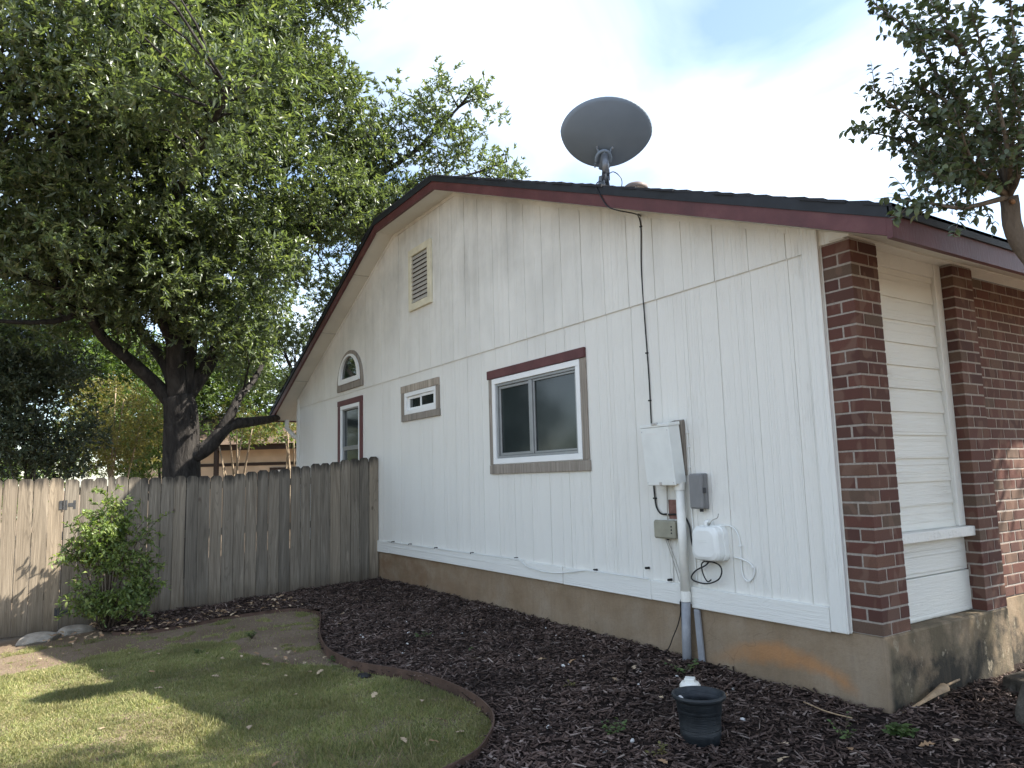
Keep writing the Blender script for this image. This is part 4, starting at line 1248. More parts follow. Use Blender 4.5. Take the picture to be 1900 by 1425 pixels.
def blob(name, c, rad, mat, seed, amp=0.25, parent=None, sub=3, scale=(1, 1, 1)):
    bm = bmesh.new()
    bmesh.ops.create_icosphere(bm, subdivisions=sub, radius=1.0)
    rs = np.random.default_rng(seed)
    ph = rs.uniform(0, 6.28, (5, 3)); fr = rs.uniform(1.2, 3.5, (5, 3))
    cuts = rs.normal(size=(9, 3)); cuts /= np.linalg.norm(cuts, axis=1)[:, None]; cd_ = rs.uniform(0.62, 0.92, 9)
    for v in bm.verts:
        n = np.array(v.co)
        s_ = 1 + amp * sum(math.sin(fr[i] @ n + ph[i, 0]) for i in range(5)) / 3
        for cu, dd in zip(cuts, cd_):
            t_ = (n * s_) @ cu
            if t_ > dd: n = n - cu * (t_ - dd) / s_ * 0.85
        v.co = Vector(n * s_ * np.array(scale) * rad)
    me_ = bpy.data.meshes.new(name)
    bm.to_mesh(me_); bm.free()
    me_.polygons.foreach_set('use_smooth', [sub > 3] * len(me_.polygons))
    me_.materials.append(mat)
    o = bpy.data.objects.new(name, me_)
    o.location = Vector(c) - (parent_origin(parent) if parent else Vector((0, 0, 0)))
    return link(o, parent)
for k_, (dx, dy) in enumerate([(0.05, -0.02), (-0.095, -0.045), (-0.03, -0.03)]):
    o = blob('pebble', (pc[0] + dx, pc[1] + dy, pc[2] + [0.185, 0.225, 0.178][k_]), [0.022, 0.018, 0.016][k_], MAT['pebble'], 50 + k_)
    tag(o, ['white pebble in the middle of the black pot', 'white pebble against the left rim of the black pot', 'smaller white pebble lying on soil in the black pot'][k_], 'pebble', 'pebbles in the pot')
cz = float(bedz(-1.00, -0.60))
co = thing('sewer_cleanout', 'white plastic cleanout plug poking out behind the black pot', 'cleanout cap', (-1.00, -0.60, cz))
cc = (-1.00, -0.60, cz)
MB().lathe([(0.056, -0.12), (0.056, 0.03), (0.066, 0.03), (0.068, 0.065), (0.060, 0.075), (0.058, 0.080), (0.050, 0.086), (0.0, 0.086)], cc, 28).build('cap', MAT['pvc'], co, True)
m = MB().bevbox((-0.033, -0.033, 0), (0.033, 0.033, 0.026), 0.004)
m.v = [(cc[0] + x * 0.8 - y * 0.6, cc[1] + x * 0.6 + y * 0.8, cc[2] + 0.084 + z) for x, y, z in m.v]
m.build('square_nut', MAT['pvc'], co)

o = blob('rock', (-7.13, -4.13, g(-7.13, -4.13) + 0.02), 0.20, MAT['stone'], 11, 0.12, None, 4, (0.7, 1.15, 0.42))
tag(o, 'flat pale stone lying at the foot of the gate', 'rock')
o = blob('rock', (-7.25, -3.78, g(-7.25, -3.78) + 0.01), 0.17, MAT['stone'], 17, 0.12, None, 4, (0.8, 1.25, 0.45))
tag(o, 'low brownish stone half buried left of the shrub', 'rock')
o = blob('boulder', (0.74, 0.66, -0.40), 0.36, MAT['rock'], 23, 0.14, None, 4, (0.95, 1.1, 0.72))
tag(o, 'large grey limestone boulder cut by the right edge of the photo', 'boulder')
o = blob('rock', (0.28, 1.15, -0.42), 0.20, MAT['rock'], 29, 0.16, None, 4, (0.9, 1.2, 0.6))
tag(o, 'smaller grey rock tucked between boulder and foundation', 'rock')

o = blob('plastic_scrap', (-3.12, -2.0, g(-3.12, -2.0) + 0.012), 0.06, MAT['black'], 41, 0.35, None, 3, (1.3, 0.8, 0.35))
tag(o, 'crumpled scrap of black plastic on the lawn by the edging', 'scrap')
# curled husk and twig by the corner
m = MB()
husk = smooth_curve([(0.05, -0.02, -0.425), (0.06, 0.2, -0.40), (0.07, 0.36, -0.37), (0.06, 0.50, -0.36)], 5)
NH = len(husk)
vs, fs = [], []
for i, p in enumerate(husk):
    w_ = 0.005 + 0.030 * (i / (NH - 1)) ** 1.4
    for k_ in range(7):
        t_ = math.pi * (k_ / 6) * 1.15 - 0.2
        vs.append((p.x + w_ * math.cos(t_), p.y, p.z + w_ * 0.9 * math.sin(t_)))
for i in range(NH - 1):
    for k_ in range(6):
        fs.append((i * 7 + k_, i * 7 + k_ + 1, (i + 1) * 7 + k_ + 1, (i + 1) * 7 + k_))
tag(mobj('dry_husk', vs, fs, MAT['straw'], None, True), 'curled tan husk lying against the foundation corner', 'husk')
tag(MB().tube(smooth_curve([(0.05, 0.50, -0.365), (0.02, 0.62, -0.37), (0.0, 0.80, -0.37)], 4), 0.008, 6).build('twig', MAT['straw'], None, True), 'dry twig beside the curled husk near the foundation', 'twig')
tag(MB().tube(smooth_curve([(-0.38, -0.28, -0.40), (-0.2, -0.32, -0.405), (-0.05, -0.30, -0.41)], 4), 0.004, 6).build('twig', MAT['straw'], None, True), 'thin pale twig lying on mulch in front of the corner', 'twig')

# ------------------------------------------------------------------ scattered stuff on the ground
def unit(v): return v / (np.linalg.norm(v, axis=-1, keepdims=True) + 1e-9)
def leaves_mesh(name, pos, dirs, nrm, L, Wd, mat, detail=1, curl=0.12):
    """folded leaf blades: detail 1 = 4 vertices, 2 = 6 vertices"""
    d = unit(dirs)
    s_ = unit(np.cross(d, nrm))
    n_ = np.cross(s_, d)
    L = L[:, None]; Wd = Wd[:, None]
    if detail == 1:
        P = np.stack([pos, pos + d * L * 0.45 + s_ * Wd * 0.5 + n_ * L * curl, pos + d * L, pos + d * L * 0.45 - s_ * Wd * 0.5 + n_ * L * curl], 1)
        tri = np.array([[0, 1, 2], [0, 2, 3]])
    else:
        P = np.stack([pos, pos + d * L * 0.28 + s_ * Wd * 0.42 + n_ * L * curl, pos + d * L * 0.62 + s_ * Wd * 0.45 + n_ * L * curl * 0.8, pos + d * L - n_ * L * 0.08,
                      pos + d * L * 0.62 - s_ * Wd * 0.45 + n_ * L * curl * 0.8, pos + d * L * 0.28 - s_ * Wd * 0.42 + n_ * L * curl], 1)
        tri = np.array([[0, 1, 5], [1, 2, 5], [2, 4, 5], [2, 3, 4]])
    N, k_ = P.shape[:2]
    T_ = (tri[None] + (np.arange(N) * k_)[:, None, None]).reshape(-1, 3)
    return fast_mesh(name, P.reshape(-1, 3), T_, mat)

# mulch chips
def mulch_chips(n):
    x = rng.uniform(-7.58, 2.2, n * 3); y = rng.uniform(-4.2, 1.9, n * 3)
    # thinner far from the lens
    ok = inside(x, y) & (((x < -0.02) & (y < -0.005)) | (x > 0.03))
    d = np.hypot(x - 2.6, y + 4.28)
    ok &= rng.random(len(x)) < np.clip(1.35 - d * 0.06, 0.5, 1.0)
    x, y = x[ok][:n], y[ok][:n]
    N = len(x)
    L = rng.gamma(2.2, 0.014, N) + 0.010; Wd = rng.gamma(3.0, 0.0026, N) + 0.002; H = rng.uniform(0.0025, 0.006, N)
    a_ = rng.uniform(0, np.pi * 2, N); p_ = rng.normal(0, 0.28, N)
    d = np.stack([np.cos(a_) * np.cos(p_), np.sin(a_) * np.cos(p_), np.sin(p_)], 1)
    up = unit(np.stack([rng.normal(0, .35, N), rng.normal(0, .35, N), np.ones(N)], 1))
    s_ = unit(np.cross(d, up)); n_ = np.cross(s_, d)
    c_ = np.stack([x, y, bedz(x, y) + rng.uniform(0.0, 0.022, N)], 1)
    P = []
    for (i, j, k_) in ((-1, -1, -1), (1, -1, -1), (1, 1, -1), (-1, 1, -1), (-1, -1, 1), (1, -1, 1), (1, 1, 1), (-1, 1, 1)):
        tp = np.where(rng.random(N) < 0.5, 0.55, 0.9) if i > 0 else 1.0
        tp = np.asarray(tp) * np.ones(N)
        P.append(c_ + d * (i * L / 2)[:, None] + s_ * (j * Wd / 2 * tp)[:, None] + n_ * (k_ * H / 2)[:, None])
    P = np.stack(P, 1)
    F = np.array([[0, 3, 2, 1], [4, 5, 6, 7], [0, 1, 5, 4], [1, 2, 6, 5], [2, 3, 7, 6], [3, 0, 4, 7]])
    F = (F[None] + (np.arange(N) * 8)[:, None, None]).reshape(-1, 4)
    return fast_mesh('mulch_chips', P.reshape(-1, 3), F, MAT['chip'])
tag(link(bpy.data.objects.new('mulch_chips', mulch_chips(60000))), 'dark brown shredded bark mulch covering the planting bed', 'mulch', kind='stuff')

# lawn
DIRT = np.array([(-5.5, -4.9), (-5.55, -4.43), (-5.62, -4.03), (-5.76, -3.58), (-5.57, -2.95), (-5.15, -2.62), (-4.55, -2.5), (-3.96, -2.26), (-3.6, -2.05), (-3.6, -1.0), (-7.7, -1.0), (-7.7, -4.9)])
def vnoise(x, y, s, seed):
    rs = np.random.default_rng(seed)
    t = rs.random((64, 64))
    xs, ys = x * s, y * s
    xi, yi = np.floor(xs).astype(int), np.floor(ys).astype(int)
    fx, fy = xs - xi, ys - yi
    fx, fy = fx * fx * (3 - 2 * fx), fy * fy * (3 - 2 * fy)
    q = lambda i, j: t[i % 64, j % 64]
    return (q(xi, yi) * (1 - fx) + q(xi + 1, yi) * fx) * (1 - fy) + (q(xi, yi + 1) * (1 - fx) + q(xi + 1, yi + 1) * fx) * fy
def lawn(n):
    x = rng.uniform(-7.0, 1.2, n * 6); y = rng.uniform(-6.2, -1.4, n * 6)
    wx = x + 0.22 * (vnoise(x, y, 2.2, 1) - .5) + 0.10 * (vnoise(x, y, 7, 2) - .5)
    wy = y + 0.30 * (vnoise(x, y, 2.2, 3) - .5) + 0.12 * (vnoise(x, y, 7, 4) - .5)
    dirt = inside(wx, wy, DIRT)
    tuft = vnoise(x, y, 5.0, 9) * 0.6 + vnoise(x, y, 14.0, 8) * 0.4
    dens = np.where(dirt, (tuft > 0.70) * 0.5 + 0.012, 0.30 + 0.95 * tuft)
    ok = (~inside(x, y)) & (rng.random(len(x)) < dens)
    # only the strip the lens can see plus a margin
    rx = (x - 2.6) * 0.547 + (y + 4.28) * 0.837; fw = -(x - 2.6) * 0.837 + (y + 4.28) * 0.547
    ok &= (fw > 2.2) & (rx > -0.80 * fw - 0.4)
    x, y = x[ok][:n], y[ok][:n]
    N = len(x)
    h = rng.gamma(5, 0.0036, N) + 0.009
    h *= 0.45 + 0.75 * vnoise(x, y, 4.0, 5) + 0.55 * vnoise(x, y, 17.0, 6) ** 2
    a_ = rng.uniform(0, 2 * np.pi, N); ln = rng.uniform(0.25, 1.4, N)
    d = np.stack([np.cos(a_) * np.sin(ln), np.sin(a_) * np.sin(ln), np.cos(ln)], 1)
    pos = np.stack([x, y, gz(x, y) - 0.004], 1)
    nn = unit(rng.normal(size=(N, 3)))
    return leaves_mesh('lawn_grass', pos, d, nn, h, rng.uniform(0.0026, 0.0058, N), MAT['grass'], 1, 0.08)
tag(link(bpy.data.objects.new('lawn_grass', lawn(480000))), 'short green lawn with straw-coloured blades and a bare patch', 'grass', kind='stuff')
# tall dry stalks
N = 60
x = rng.normal(-1.55, 0.35, N); y = rng.normal(-2.75, 0.28, N)
ok = ~inside(x, y); x, y = x[ok], y[ok]; N = len(x)
a_ = rng.uniform(0, 2 * np.pi, N); ln = rng.uniform(0.1, 0.8, N)
d = np.stack([np.cos(a_) * np.sin(ln), np.sin(a_) * np.sin(ln), np.cos(ln)], 1)
tag(link(bpy.data.objects.new('dry_stalks', leaves_mesh('dry_stalks', np.stack([x, y, gz(x, y)], 1), d, unit(rng.normal(size=(N, 3))), rng.uniform(0.08, 0.2, N), rng.uniform(0.0016, 0.0026, N), MAT['straw'], 1, 0.015))), 'tall thin straw-coloured grass stalks in the lawn', 'grass', kind='stuff')

# fallen oak leaves, one lobed mesh shared
def oakleaf_mesh(seed):
    rs = np.random.default_rng(seed)
    out = [(0.0, 0.0)]
    for t, w in ((0.12, 0.05), (0.28, 0.26), (0.36, 0.09), (0.52, 0.36), (0.60, 0.10), (0.78, 0.25), (0.82, 0.09)):
        out.append((t + rs.uniform(-.02, .02), w * rs.uniform(.85, 1.15)))
    right = out[1:]
    pts = [(0, 0, 0)] + [(t, w, 0) for t, w in right] + [(1, 0, 0)] + [(t, -w, 0) for t, w in reversed(right)]
    pts = [(x_, y_, 0.35 * y_ * y_ + rs.uniform(-.03, .05) + 0.10 * math.sin(3 * x_)) for x_, y_, z_ in pts]
    nR = len(right)
    N_ = len(pts)
    fs_ = []
    for i in range(0, nR + 1):
        a0, a1 = i, i + 1
        b0, b1 = (N_ - i) % N_, N_ - i - 1
        q = [a0, a1, b1, b0]
        q2 = []
        for k_ in q:
            if k_ not in q2: q2.append(k_)
        if len(q2) > 2: fs_.append(q2)
    me_ = bpy.data.meshes.new('fallen_leaf')
    me_.from_pydata(pts, [], fs_); me_.update()
    return me_
def dry(name, c):
    k = NT(name)
    ri = k.rand()
    k.col(k.mix(ri, c, tuple(min(1, q * 1.45) for q in c)))
    k.rough(0.75, 0.2)
    return k.m
LM = []
for s_ in range(4):
    me_ = oakleaf_mesh(s_ + 3)
    me_.materials.append(dry('dry_leaf_tan', [(0.30, 0.21, 0.13), (0.38, 0.29, 0.19), (0.24, 0.15, 0.085), (0.34, 0.26, 0.18)][s_]))
    LM.append(me_)
def fallen(x, y, size, label, group, zf):
    o = bpy.data.objects.new('fallen_leaf', random.choice(LM))
    o.location = (x, y, float(zf(x, y)) + 0.014)
    o.rotation_euler = (random.uniform(-.35, .35), random.uniform(-.35, .35), random.uniform(0, 6.28))
    o.scale = (size, size, size)
    tag(link(o), label, 'leaf', group)
mul_pts = [(-5.38, -1.38), (-2.1, -0.76), (-1.61, -0.75), (-1.62, -0.52), (-2.33, -0.89), (-1.07, -0.78), (-0.85, -0.47), (-1.53, -0.25), (-3.3, -0.6), (-4.4, -1.0), (-5.0, -0.6), (-6.1, -0.9), (-0.1, -0.9), (0.35, -0.35), (0.45, -0.15), (0.2, -0.7), (-6.6, -0.5), (-2.7, -1.2), (-0.3, -1.5), (-4.9, -1.55), (-5.6, -0.9), (-3.9, -0.5), (0.55, -0.55), (0.05, -1.1)]
for (x, y) in mul_pts: fallen(x, y, random.uniform(0.055, 0.10), 'dry tan oak leaf lying on the dark mulch bed', 'fallen leaves on the mulch', lambda a, b: float(bedz(a, b)) + 0.008)
for (x, y) in [(-2.2, -1.95), (-2.5, -2.2), (-1.75, -2.0), (-1.55, -2.05), (-3.0, -2.6), (-2.0, -2.5), (-1.6, -2.35), (-2.6, -3.0), (-3.9, -2.7), (-3.4, -2.3), (-1.45, -2.2), (-2.9, -2.2), (-1.9, -3.0), (-4.0, -3.4), (-3.2, -3.8)]:
    fallen(x, y, random.uniform(0.05, 0.095), 'dry tan oak leaf lying on the lawn grass', 'fallen leaves on the lawn', lambda a, b: float(gz(a, b)) + 0.012)
for i in range(150):
    x = random.gauss(-6.7, 0.25); y = random.uniform(-4.2, -1.5)
    if x < -7.5 or (x > -6.2): continue
    fallen(x, y, random.uniform(0.05, 0.085), 'dry oak leaf in the litter heaped along the fence foot', 'leaf litter along the fence', lambda a, b: float(bedz(a, b)) + random.uniform(0.005, 0.03))
for i in range(46):
    t_ = random.random()
    x = -6.3 + 2.6 * t_ + random.gauss(0, 0.2); y = -3.9 + 1.75 * t_ + random.gauss(0, 0.28)
    if inside(np.array([x]), np.array([y]))[0]: continue
    fallen(x, y, random.uniform(0.035, 0.075), 'dry oak leaf scattered on the bare soil before the edging', 'fallen leaves on the bare soil', lambda a, b: float(gz(a, b)) + 0.006)
# pale pebbles and chips of limestone in the mulch
pm = [blob('pebble', (0, 0, -50), 0.016, MAT['pebble'], 70 + i, 0.2, None, 2, (1.2, 0.9, 0.7)) for i in range(3)]
pms = [o.data for o in pm]
for o in pm: bpy.data.objects.remove(o)
for i in range(34):
    x = random.uniform(-5.6, -0.2); y = random.uniform(-1.6, -0.15)
    if not inside(np.array([x]), np.array([y]))[0]: continue
    o = bpy.data.objects.new('pebble', random.choice(pms))
    s_ = random.uniform(0.45, 1.2)
    o.scale = (s_, s_, s_)
    o.location = (x, y, float(bedz(x, y)) + 0.012)
    o.rotation_euler.z = random.uniform(0, 6)
    tag(link(o), 'small whitish stone chip among the dark mulch', 'pebble', 'stone chips in the mulch')

# weeds
def weed(x, y, h, n, label, seed, mat='weed', big=0.03):
    rs = np.random.default_rng(seed)
    z = float(bedz(x, y)) if inside(np.array([x]), np.array([y]))[0] else g(x, y)
    t = thing('weed', label, 'weed', (x, y, z), 'weeds')
    st = MB()
    pos, dr, nn = [], [], []
    for k_ in range(n):
        w = rs.uniform(0, 6.28); ln = rs.uniform(0.4, 1.35)
        tip = Vector((math.cos(w) * math.sin(ln), math.sin(w) * math.sin(ln), math.cos(ln))) * h * rs.uniform(.6, 1)
        base = Vector((x, y, z))
        mid = base + tip * 0.5 + Vector((0, 0, h * .1))
        st.tube([base, mid, base + tip], [0.0025, 0.002, 0.001], 5)
        for q in range(7):
            s_ = 0.25 + 0.75 * q / 6
            p = base + tip * s_
            w2 = rs.uniform(0, 6.28)
            pos.append(p); dr.append((math.cos(w2), math.sin(w2), rs.uniform(-.1, .5))); nn.append((rs.normal() * .3, rs.normal() * .3, 1))
    st.build('stem', MAT['stem'], t)
    N_ = len(pos)
    me_ = leaves_mesh('leaves', np.array(pos), np.array(dr), np.array(nn), rs.uniform(big * .7, big * 1.3, N_), rs.uniform(big * .45, big * .7, N_), MAT[mat], 2)
    o = bpy.data.objects.new('leaves', me_); o.location = -Vector((x, y, z)); link(o, t)
weed(-3.74, -1.19, 0.09, 7, 'small green weed in the middle of the mulch bed', 1)
weed(-3.06, -1.08, 0.05, 4, 'tiny weed right of the mid-bed weed', 2, 'weed', 0.02)
weed(-0.85, -1.37, 0.11, 9, 'leafy green weed left of the black pot', 3)
weed(-1.74, -1.01, 0.06, 4, 'reddish-green weed seedling in front of the grey conduit', 4, 'goldleaf', 0.025)
weed(-1.36, -0.28, 0.20, 5, 'upright weed between conduit foot and cleanout plug', 5, 'weed', 0.04)
weed(0.06, -0.54, 0.16, 4, 'slender weed standing in mulch before the corner', 6, 'weed', 0.03)
weed(0.19, -0.24, 0.09, 8, 'spreading broad-leaved weed near the foundation corner', 7, 'weed', 0.06)
weed(-0.44, -1.42, 0.08, 5, 'yellowing weed at the bottom edge below the pot', 8, 'goldleaf', 0.03)
weed(-5.25, -2.35, 0.10, 12, 'weed tuft growing on the bare soil patch', 9, 'weed', 0.025)
weed(-5.0, -2.9, 0.07, 12, 'low weed patch between bare soil and lawn', 10, 'weed', 0.022)
weed(-3.75, -2.02, 0.09, 6, 'weed leaning on the lawn side of the edging', 12, 'weed', 0.03)
weed(0.42, 1.35, 0.22, 6, 'dark-leaved sprig between boulder and foundation', 14, 'evergreen', 0.05)

# ------------------------------------------------------------------ trees and shrubs
def to_world(px, py, dist):
    """point at a given depth in metres along the lens axis (used once to lay out the planting)"""
    d = f * dist + r2 * ((px - 950) / FPX * dist) - u2 * ((py - 712.5) / FPX * dist)
    return Vector((2.5995, -4.2776, 1.0025)) + d

def limb(m, pts, r0, r1, n=10):
    c = smooth_curve(pts, 5)
    k_ = len(c)
    m.tube(c, [r0 + (r1 - r0) * (i / (k_ - 1)) ** 0.8 for i in range(k_)], n)
    return c

def foliage(clumps, leaf_len, per_clump, per_twig, mat, name, parent, seed, twig_spread=0.9, keep=None, aspect=0.42, shell=0.75, detail=1, droop=0.0):
    """clumps: list of (centre, radius) -> one mesh of single leaves set in rosettes at twig tips"""
    rs = np.random.default_rng(seed)
    P, D, NN = [], [], []
    for (c, rad) in clumps:
        k_ = max(3, int(per_clump * (rad / 0.5) ** 2))
        dv = unit(rs.normal(size=(k_, 3)))
        rr = rad * rs.random(k_) ** (1 / 3.0) ** shell
        tip = np.array(c) + dv * rr[:, None] * np.array([1, 1, 0.75])
        tw = unit(dv + rs.normal(size=(k_, 3)) * 0.5 + np.array([0, 0, 0.25 - droop]))
        lv = np.repeat(tip, per_twig, 0) + np.repeat(tw, per_twig, 0) * (rs.uniform(-0.9, 0.3, (k_ * per_twig, 1)) * leaf_len)
        ld = unit(np.repeat(tw, per_twig, 0) * 0.75 + rs.normal(size=(k_ * per_twig, 3)) * twig_spread * 0.6 + np.array([0, 0, -droop]))
        P.append(lv); D.append(ld); NN.append(unit(rs.normal(size=(k_ * per_twig, 3)) * 0.7 + np.array([0, 0, 1.0])))
    P, D, NN = np.concatenate(P), np.concatenate(D), np.concatenate(NN)
    if keep is not None:
        q = keep(P); P, D, NN = P[q], D[q], NN[q]
    N_ = len(P)
    me_ = leaves_mesh(name, P, D, NN, rs.gamma(7, 0.143, N_).clip(0.4, 1.8) * leaf_len, rs.uniform(0.7, 1.25, N_) * leaf_len * aspect, mat, detail)
    o = bpy.data.objects.new(name, me_)
    o.location = -parent_origin(parent)
    link(o, parent)
    o['kind'] = 'stuff'
    return o

def clumps_in(ells, n, rad, seed, bias=0.5):
    rs = np.random.default_rng(seed)
    vol = np.array([e[1] * e[2] * e[3] for e in ells]) ** 0.75
    pick = rs.choice(len(ells), n, p=vol / vol.sum())
    out = []
    for k_ in pick:
        c, a_, b_, h_ = ells[k_][:4]
        d = unit(rs.normal(size=3))
        rr = rs.random() ** (1 / 3) if rs.random() > bias else rs.uniform(0.75, 1.0)
        out.append((np.array(c) + d * rr * np.array([a_, b_, h_]), rad * rs.uniform(0.6, 1.35)))
    return out

HV = Vector((r2.x, r2.y, 0)).normalized()
# --- the big oak
ob = Vector((-10.9, -2.16, g(-10.9, -2.16) - 0.05))
oak = thing('oak_tree', 'large oak with spreading limbs behind the picket fence', 'tree', ob)
tk = MB()
W3 = to_world
limb(tk, [ob, ob + Vector((0.02, 0.02, .8)), W3(337, 850, 12.4), W3(336, 770, 12.4), W3(330, 735, 12.4)], 0.36, 0.25, 16)
tips = []
LIMBS = [
    ([W3(328, 760, 12.4), W3(290, 715, 12.3), W3(240, 668, 12.0), W3(190, 625, 11.5), W3(150, 560, 11.0), W3(90, 535, 10.4), W3(-40, 480, 9.6)], 0.145, 0.03),
    ([W3(160, 575, 11.1), W3(110, 594, 10.8), W3(40, 598, 10.3), W3(-60, 590, 9.8)], 0.06, 0.02),
    ([W3(330, 745, 12.4), W3(310, 680, 12.5), W3(265, 620, 12.8), W3(200, 520, 13.0), W3(120, 380, 13.0)], 0.15, 0.03),
    ([W3(332, 745, 12.4), W3(325, 650, 12.3), W3(318, 540, 12.0), W3(305, 400, 11.3), W3(280, 200, 10.5), W3(250, 20, 9.5)], 0.19, 0.05),
    ([W3(338, 745, 12.4), W3(350, 650, 12.6), W3(360, 540, 13.0), W3(390, 400, 13.3), W3(450, 230, 13.5), W3(500, 50, 13.5)], 0.17, 0.04),
    ([W3(345, 735, 12.5), W3(390, 670, 12.8), W3(425, 600, 13.2), W3(520, 480, 13.8), W3(640, 370, 14.2), W3(770, 280, 14.6), W3(850, 200, 14.8)], 0.15, 0.025),
    ([W3(345, 850, 12.4), W3(385, 830, 12.4), W3(425, 790, 12.6), W3(470, 782, 13.3), W3(520, 772, 15.0), W3(560, 740, 17.5)], 0.16, 0.05),
    ([W3(410, 800, 12.5), W3(430, 765, 12.6), W3(445, 735, 12.8), W3(480, 690, 13.3), W3(520, 600, 14.0)], 0.11, 0.03),
    ([W3(640, 370, 14.2), W3(730, 350, 14.6), W3(850, 330, 15.0), W3(940, 300, 15.2)], 0.05, 0.015),
    ([W3(305, 400, 11.3), W3(360, 300, 9.8), W3(400, 220, 8.6), W3(430, 150, 7.8)], 0.07, 0.02),
    ([W3(325, 650, 12.3), W3(275, 540, 11.5), W3(240, 420, 10.5), W3(140, 300, 9.6), W3(20, 180, 9.0)], 0.09, 0.02),
]
SK = []
for pts, a0, a1 in LIMBS:
    SK += limb(tk, pts, a0, a1, 9)
# crown volumes: centre, half-axes in metres
def E(px, py, dist, rx, ry, rd):
    return (W3(px, py, dist), rx, rd, ry)
OAKE = [E(300, 90, 11.5, 2.6, 1.9, 2.3), E(90, 120, 10.0, 2.2, 1.8, 2.0), E(500, 60, 12.5, 1.35, 1.5, 1.6), E(540, 200, 12.8, 1.0, 1.0, 1.5), E(420, 330, 12.3, 1.9, 1.4, 2.0),
        E(180, 330, 10.8, 2.4, 1.5, 2.1), E(570, 380, 13.2, 1.1, 1.05, 1.5), E(40, 440, 9.8, 1.5, 0.8, 1.4), E(330, 490, 11.6, 1.7, 0.7, 1.6), E(520, 530, 13.0, 0.9, 0.8, 1.3),
        E(120, 480, 11.2, 1.7, 0.7, 1.5), E(470, 620, 13.2, 0.75, 0.6, 1.0), E(410, 700, 13.6, 0.5, 0.45, 0.8), E(60, 580, 11.5, 0.9, 0.55, 1.0),
        E(640, 290, 14.0, 0.85, 0.8, 1.2), E(740, 300, 14.6, 0.9, 0.75, 1.2), E(855, 310, 15.0, 0.9, 0.65, 1.1), E(940, 325, 15.2, 0.4, 0.42, 0.7), E(825, 190, 14.8, 0.62, 0.62, 0.8),
        E(868, 165, 14.8, 0.33, 0.4, 0.5), E(745, 195, 14.5, 0.36, 0.42, 0.5), E(828, 125, 14.8, 0.2, 0.35, 0.3), E(910, 230, 15.0, 0.28, 0.28, 0.4), E(640, 420, 14.2, 0.8, 0.9, 1.0), E(750, 400, 14.8, 0.9, 0.7, 1.0),
        E(380, 180, 8.6, 1.25, 0.95, 1.0), E(180, 60, 8.6, 1.5, 0.9, 1.2), E(450, 440, 12.0, 1.1, 0.7, 1.2), E(0, 280, 9.4, 1.4, 1.1, 1.3), E(330, 600, 11.8, 1.1, 0.45, 1.0), E(300, 540, 11.4, 1.3, 0.5, 1.0), E(420, 610, 12.2, 0.8, 0.5, 0.8), E(200, 530, 11.0, 1.1, 0.45, 1.0), E(250, 480, 11.0, 1.2, 0.5, 1.0), E(250, 560, 12.0, 1.0, 0.45, 1.0), E(380, 560, 13.5, 1.0, 0.6, 1.0), E(500, 450, 13.6, 1.2, 0.8, 1.0), E(690, 250, 14.5, 0.8, 0.6, 0.9), E(560, 560, 17.5, 1.3, 1.1, 1.2), E(610, 470, 17.0, 1.3, 1.0, 1.2), E(520, 660, 18.0, 1.2, 1.0, 1.2), E(660, 380, 16.5, 1.2, 0.8, 1.0), E(560, -160, 12.0, 1.6, 1.3, 2.0), E(250, -200, 11.0, 3.2, 1.6, 3.0)]
cl = clumps_in(OAKE, 2050, 0.44, 3, 0.5)
def oak_keep(P):
    ok = ~((P[:, 2] < 5.5) & (P[:, 0] > -12.6) & (P[:, 1] > -0.7))
    ok &= P[:, 2] > 1.75
    return ok
foliage(cl, 0.088, 26, 10, MAT['oakleaf'], 'crown', oak, 4, keep=oak_keep)
# twigs reach from the limbs to the leaf clumps
SKN = np.array([tuple(p) for p in SK])
for (c, rad) in cl[::4]:
    i_ = int(np.argmin(((SKN - c) ** 2).sum(1)))
    a_ = Vector(SKN[i_]); b_ = Vector(c)
    if (b_ - a_).length > 3.2 or (b_.z < 5.3 and b_.x > -12.5 and b_.y > -0.7): continue
    mid = (a_ + b_) / 2 + Vector((random.uniform(-.15, .15), random.uniform(-.15, .15), random.uniform(0, .2)))
    tk.tube([a_, mid, b_], [0.022, 0.014, 0.005], 5)
tk.build('trunk', MAT['oakbark'], oak, True)

